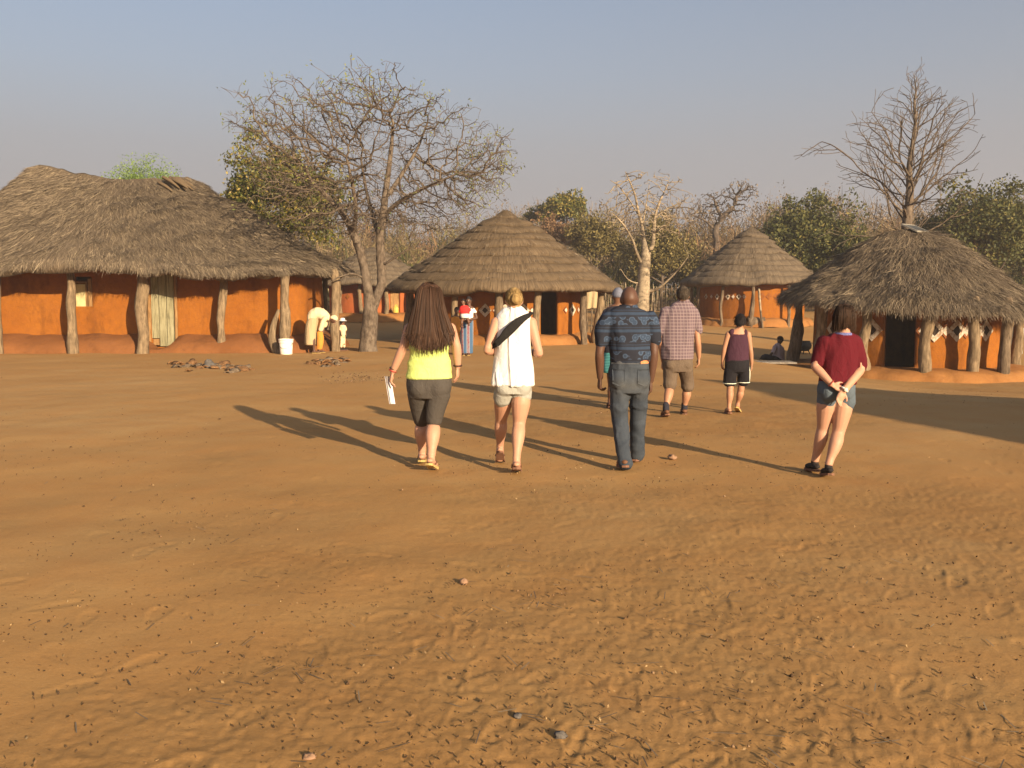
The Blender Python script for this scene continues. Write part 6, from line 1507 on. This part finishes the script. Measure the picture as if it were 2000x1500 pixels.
g = Geo(); g.add(*tube([(b.x - .05, b.y, b.z + .3), (b.x - .03, b.y, b.z + .4), (b.x + .08, b.y, b.z + .39), (b.x + .1, b.y, b.z + .27)], [.014] * 4, 6, 3)); g.make('handle', M['yellow_plastic'], t)
# drying rack with a cloth
xr, yr = (1159 - 1000) * 38 / FPX, 38.0; t = thing('drying_rack', 'low stick rack between the right posts of the layered hut', 'rack', (xr, yr, gz(xr, yr)))
for k, dx in enumerate(np.linspace(-.45, .45, 6)):
    V, F = crooked((xr + dx, yr, gz(xr, yr) - .1), (xr + dx, yr, 2.0 if k in (0, 5) else 1.25), .035, .03, .02, 500 + k, 7); obj('leg', V, F, M['post_dark'], t)
for z in (1.2, 1.95): V, F = crooked((xr - .55, yr - .03, z), (xr + .55, yr - .03, z), .03, .03, .015, int(z * 100), 7); obj('rail', V, F, M['post_dark'], t)
nu, nv = 22, 14; V = []
for j in range(nv):
    for i in range(nu):
        u, v = i / (nu - 1) - .5, j / (nv - 1); V.append((xr + u * .85, yr - .09 - .035 * math.sin(u * 22 + v * 2) * (.3 + v) - .02 * v, 1.99 - v * .78 + .03 * math.cos(u * 7)))
V = np.array(V); B = V + np.array([0, .012, 0]); F = grid_faces(nu, nv); m_ = nu * nv
o = obj('hanging_cloth', np.concatenate([V, B]), [tuple(reversed(f)) for f in F] + [tuple(i + m_ for i in f) for f in F], M['khaki'], loc=(xr, yr - .1, 1.6)); tag(o, 'beige cloth hung on the stick rack beside the layered hut', 'cloth')

# ---- dry bark and rubble in front of the long house
M['dry_bark'] = m_bark('dry_bark', (0.17, 0.09, 0.04), (0.26, 0.145, 0.07), (20, 20, 20)); M['grey_stone'] = plain('grey_stone', (0.10, 0.09, 0.082), .3, 15, .9, .6, .02); M['pink_stone'] = plain('pink_stone', (0.24, 0.145, 0.09), .2, 25, .9, .5, .01)
def rock(c, r, seed):
    V, F = ellipsoid((0, 0, 0), (1, 1, 1), 16, 11); V = V * (1 + .35 * fbm(V * 1.6 + seed, 3, seed))[:, None] * np.array(r); return V + np.array(c), F
def heap(label, px0, px1, py, n, seed, stone=None):
    rg = np.random.default_rng(seed); c = G((px0 + px1) / 2, py); root = thing('bark_litter', label, 'debris', c)
    for k in range(n):
        p = G(rg.normal((px0 + px1) / 2, (px1 - px0) * .28), py + rg.normal(0, 4)); L, r = rg.uniform(.12, .36), rg.uniform(.05, .13); a = rg.uniform(0, 6.3); arc = rg.uniform(1.6, 3.6); d = np.array([math.cos(a), math.sin(a), rg.normal(.1, .2)]); s = np.array([-math.sin(a), math.cos(a), 0])
        g = Geo(); V = []
        for th in (0, 1):
            for i in range(4):
                for j in range(7):
                    w = (j / 6 - .5) * arc; rr = (r - th * .02) * (1 + .2 * math.sin(i * 2.1 + k)); V.append(np.array(p) + d * L * (i / 3 - .5) + s * rr * math.sin(w) + np.array([0, 0, rr * math.cos(w) * .9 - r * .25]))
        F = grid_faces(7, 4); F = F + [tuple(28 + q for q in reversed(f)) for f in F] + [(i * 7, (i + 1) * 7, 28 + (i + 1) * 7, 28 + i * 7) for i in range(3)] + [(i * 7 + 6, 34 + i * 7, 41 + i * 7, 13 + i * 7) for i in range(3)] + [(j, 28 + j, 29 + j, j + 1) for j in range(6)] + [(21 + j, 22 + j, 50 + j, 49 + j) for j in range(6)]
        obj('bark_piece', np.array(V), F, M['dry_bark'] if k % 3 else M['post_dark'], root)
    if stone: p = G(*stone); V, F = rock((p.x, p.y, p.z + .07), (.12, .11, .12), seed); obj('stone', V, F, M['grey_stone'], root)
heap('broken dry bark and a grey stone strewn in front of the long house door', 325, 455, 718, 22, 41, (410, 719))
heap('thin line of bark chips left of the white bucket', 430, 505, 723, 8, 42)
heap('orange brown bark pieces in front of the bending woman', 615, 690, 712, 20, 43)
for px, py, r, lab, m in ((1313, 896, .035, 'pale pink stone lying between the bald man and the girl in maroon', 'pink_stone'), (1010, 1402, .014, 'small grey stone in the bottom foreground', 'grey_stone'), (905, 1140, .02, 'tan stone on the scuffed sand below the walkers', 'pink_stone'), (1095, 1440, .018, 'dark stone near the bottom edge', 'grey_stone'), (605, 1484, .018, 'round pale stone at the bottom left of centre', 'pink_stone')):
    p = G(px, py); V, F = rock((0, 0, r * .45), (r * 1.2, r, r * .8), px); o = obj('stone', V + np.array(p), F, M[m], loc=p); tag(o, lab, 'stone')

# ---- litter nobody could count
M['flake'] = island('litter_flakes', [(0.0, (0.03, 0.018, 0.010)), (0.6, (0.09, 0.05, 0.024)), (0.9, (0.17, 0.10, 0.045)), (1.0, (0.34, 0.24, 0.12))])
M['pebble'] = island('pebbles', [(0.0, (0.06, 0.035, 0.018)), (0.7, (0.15, 0.085, 0.04)), (1.0, (0.25, 0.16, 0.09))])
def scatter(n, seed, dmin=2.6, dmax=22.0, bias=1.5):
    rg = np.random.default_rng(seed); y = dmin + (dmax - dmin) * rg.random(n * 4) ** bias; x = (rg.random(n * 4) * 2 - 1) * .68 * y
    p = np.stack([x, y, 0 * x], 1); keep = rg.random(n * 4) < np.clip(.35 + .8 * fbm(p * .5 + 3, 3, 5) + .25 * (x > 0) + .05 * (6 - y), .03, 1); p = p[keep][:n]; p[:, 2] = ground_z(p[:, 0], p[:, 1]); return p, rg
p, rg = scatter(6500, 900); V, F = leaf_quads(p + np.array([0, 0, .008]), .015, rg, up=2.5, aspect=.5, normal=np.tile([0, 0, 1.2], (len(p), 1))); o = obj('leaf_litter', V, F, M['flake'], smooth=False); tag(o, 'dark crumbs of dry leaf scattered over the sand', 'litter', None, 'stuff')
p, rg = scatter(500, 901, 2.6, 26); q, _ = scatter(1, 1); extra = np.array([G(rg.normal(700, 36), rg.normal(738, 6)) for _ in range(220)]); p = np.concatenate([p, extra])
tet = np.array([[1, 0, -.3], [-.5, .9, -.3], [-.5, -.9, -.3], [0, 0, .8], [.6, .6, .2], [-.8, 0, .3]]); sz = rg.uniform(.003, .009, len(p)) * (1 + .06 * p[:, 1]); rot = rg.uniform(0, 6.3, len(p)); cz, sn = np.cos(rot), np.sin(rot)
V = tet[None] * sz[:, None, None] * rg.uniform(.7, 1.3, (len(p), 6, 1)); V = np.stack([V[..., 0] * cz[:, None] - V[..., 1] * sn[:, None], V[..., 0] * sn[:, None] + V[..., 1] * cz[:, None], V[..., 2]], -1) + p[:, None, :] + np.array([0, 0, .004])
tf = np.array([[0, 1, 4], [1, 3, 4], [0, 4, 3], [0, 3, 2], [2, 3, 5], [1, 5, 3], [1, 2, 5], [0, 2, 1]]); F = (tf[None] + (np.arange(len(p)) * 6)[:, None, None]).reshape(-1, 3).astype(np.int32)
o = obj('pebbles', V.reshape(-1, 3), F, M['pebble'], smooth=False); tag(o, 'small pebbles scattered over the sand', 'pebbles', None, 'stuff')
p, rg = scatter(260, 902, 2.6, 14); a = rg.uniform(0, 6.3, len(p)); L = rg.uniform(.03, .12, (len(p), 1)); d = np.stack([np.cos(a), np.sin(a), 0 * a], 1); s = np.stack([-np.sin(a), np.cos(a), 0 * a], 1) * .0022; up = np.array([0, 0, .010])
V = np.stack([p - d * L / 2 - s, p - d * L / 2 + s, p + d * L / 2 + s, p + d * L / 2 - s], 1).reshape(-1, 3) + up; o = obj('straw_bits', V, np.arange(4 * len(p)).reshape(-1, 4).astype(np.int32), M['straw'], smooth=False); tag(o, 'pale bits of straw lying on the sand', 'straw', None, 'stuff')

# ================================================================ DUSTY AIR
def haze(density):
    V, F = box((0, 0, 9.0), (1240, 1240, 22)); g = Geo(); g.add(V, F)
    m = bpy.data.materials.new('dusty_air'); m.use_nodes = True; t = m.node_tree; t.nodes.remove(t.nodes['Principled BSDF'])
    v = t.nodes.new('ShaderNodeVolumePrincipled'); v.inputs['Color'].default_value = (0.80, 0.76, 0.74, 1); v.inputs['Density'].default_value = density; v.inputs['Anisotropy'].default_value = 0.2
    t.links.new(v.outputs[0], t.nodes['Material Output'].inputs['Volume'])
    o = g.make('haze', m, None, smooth=False); tag(o, kind='stuff')
haze(0.0014)
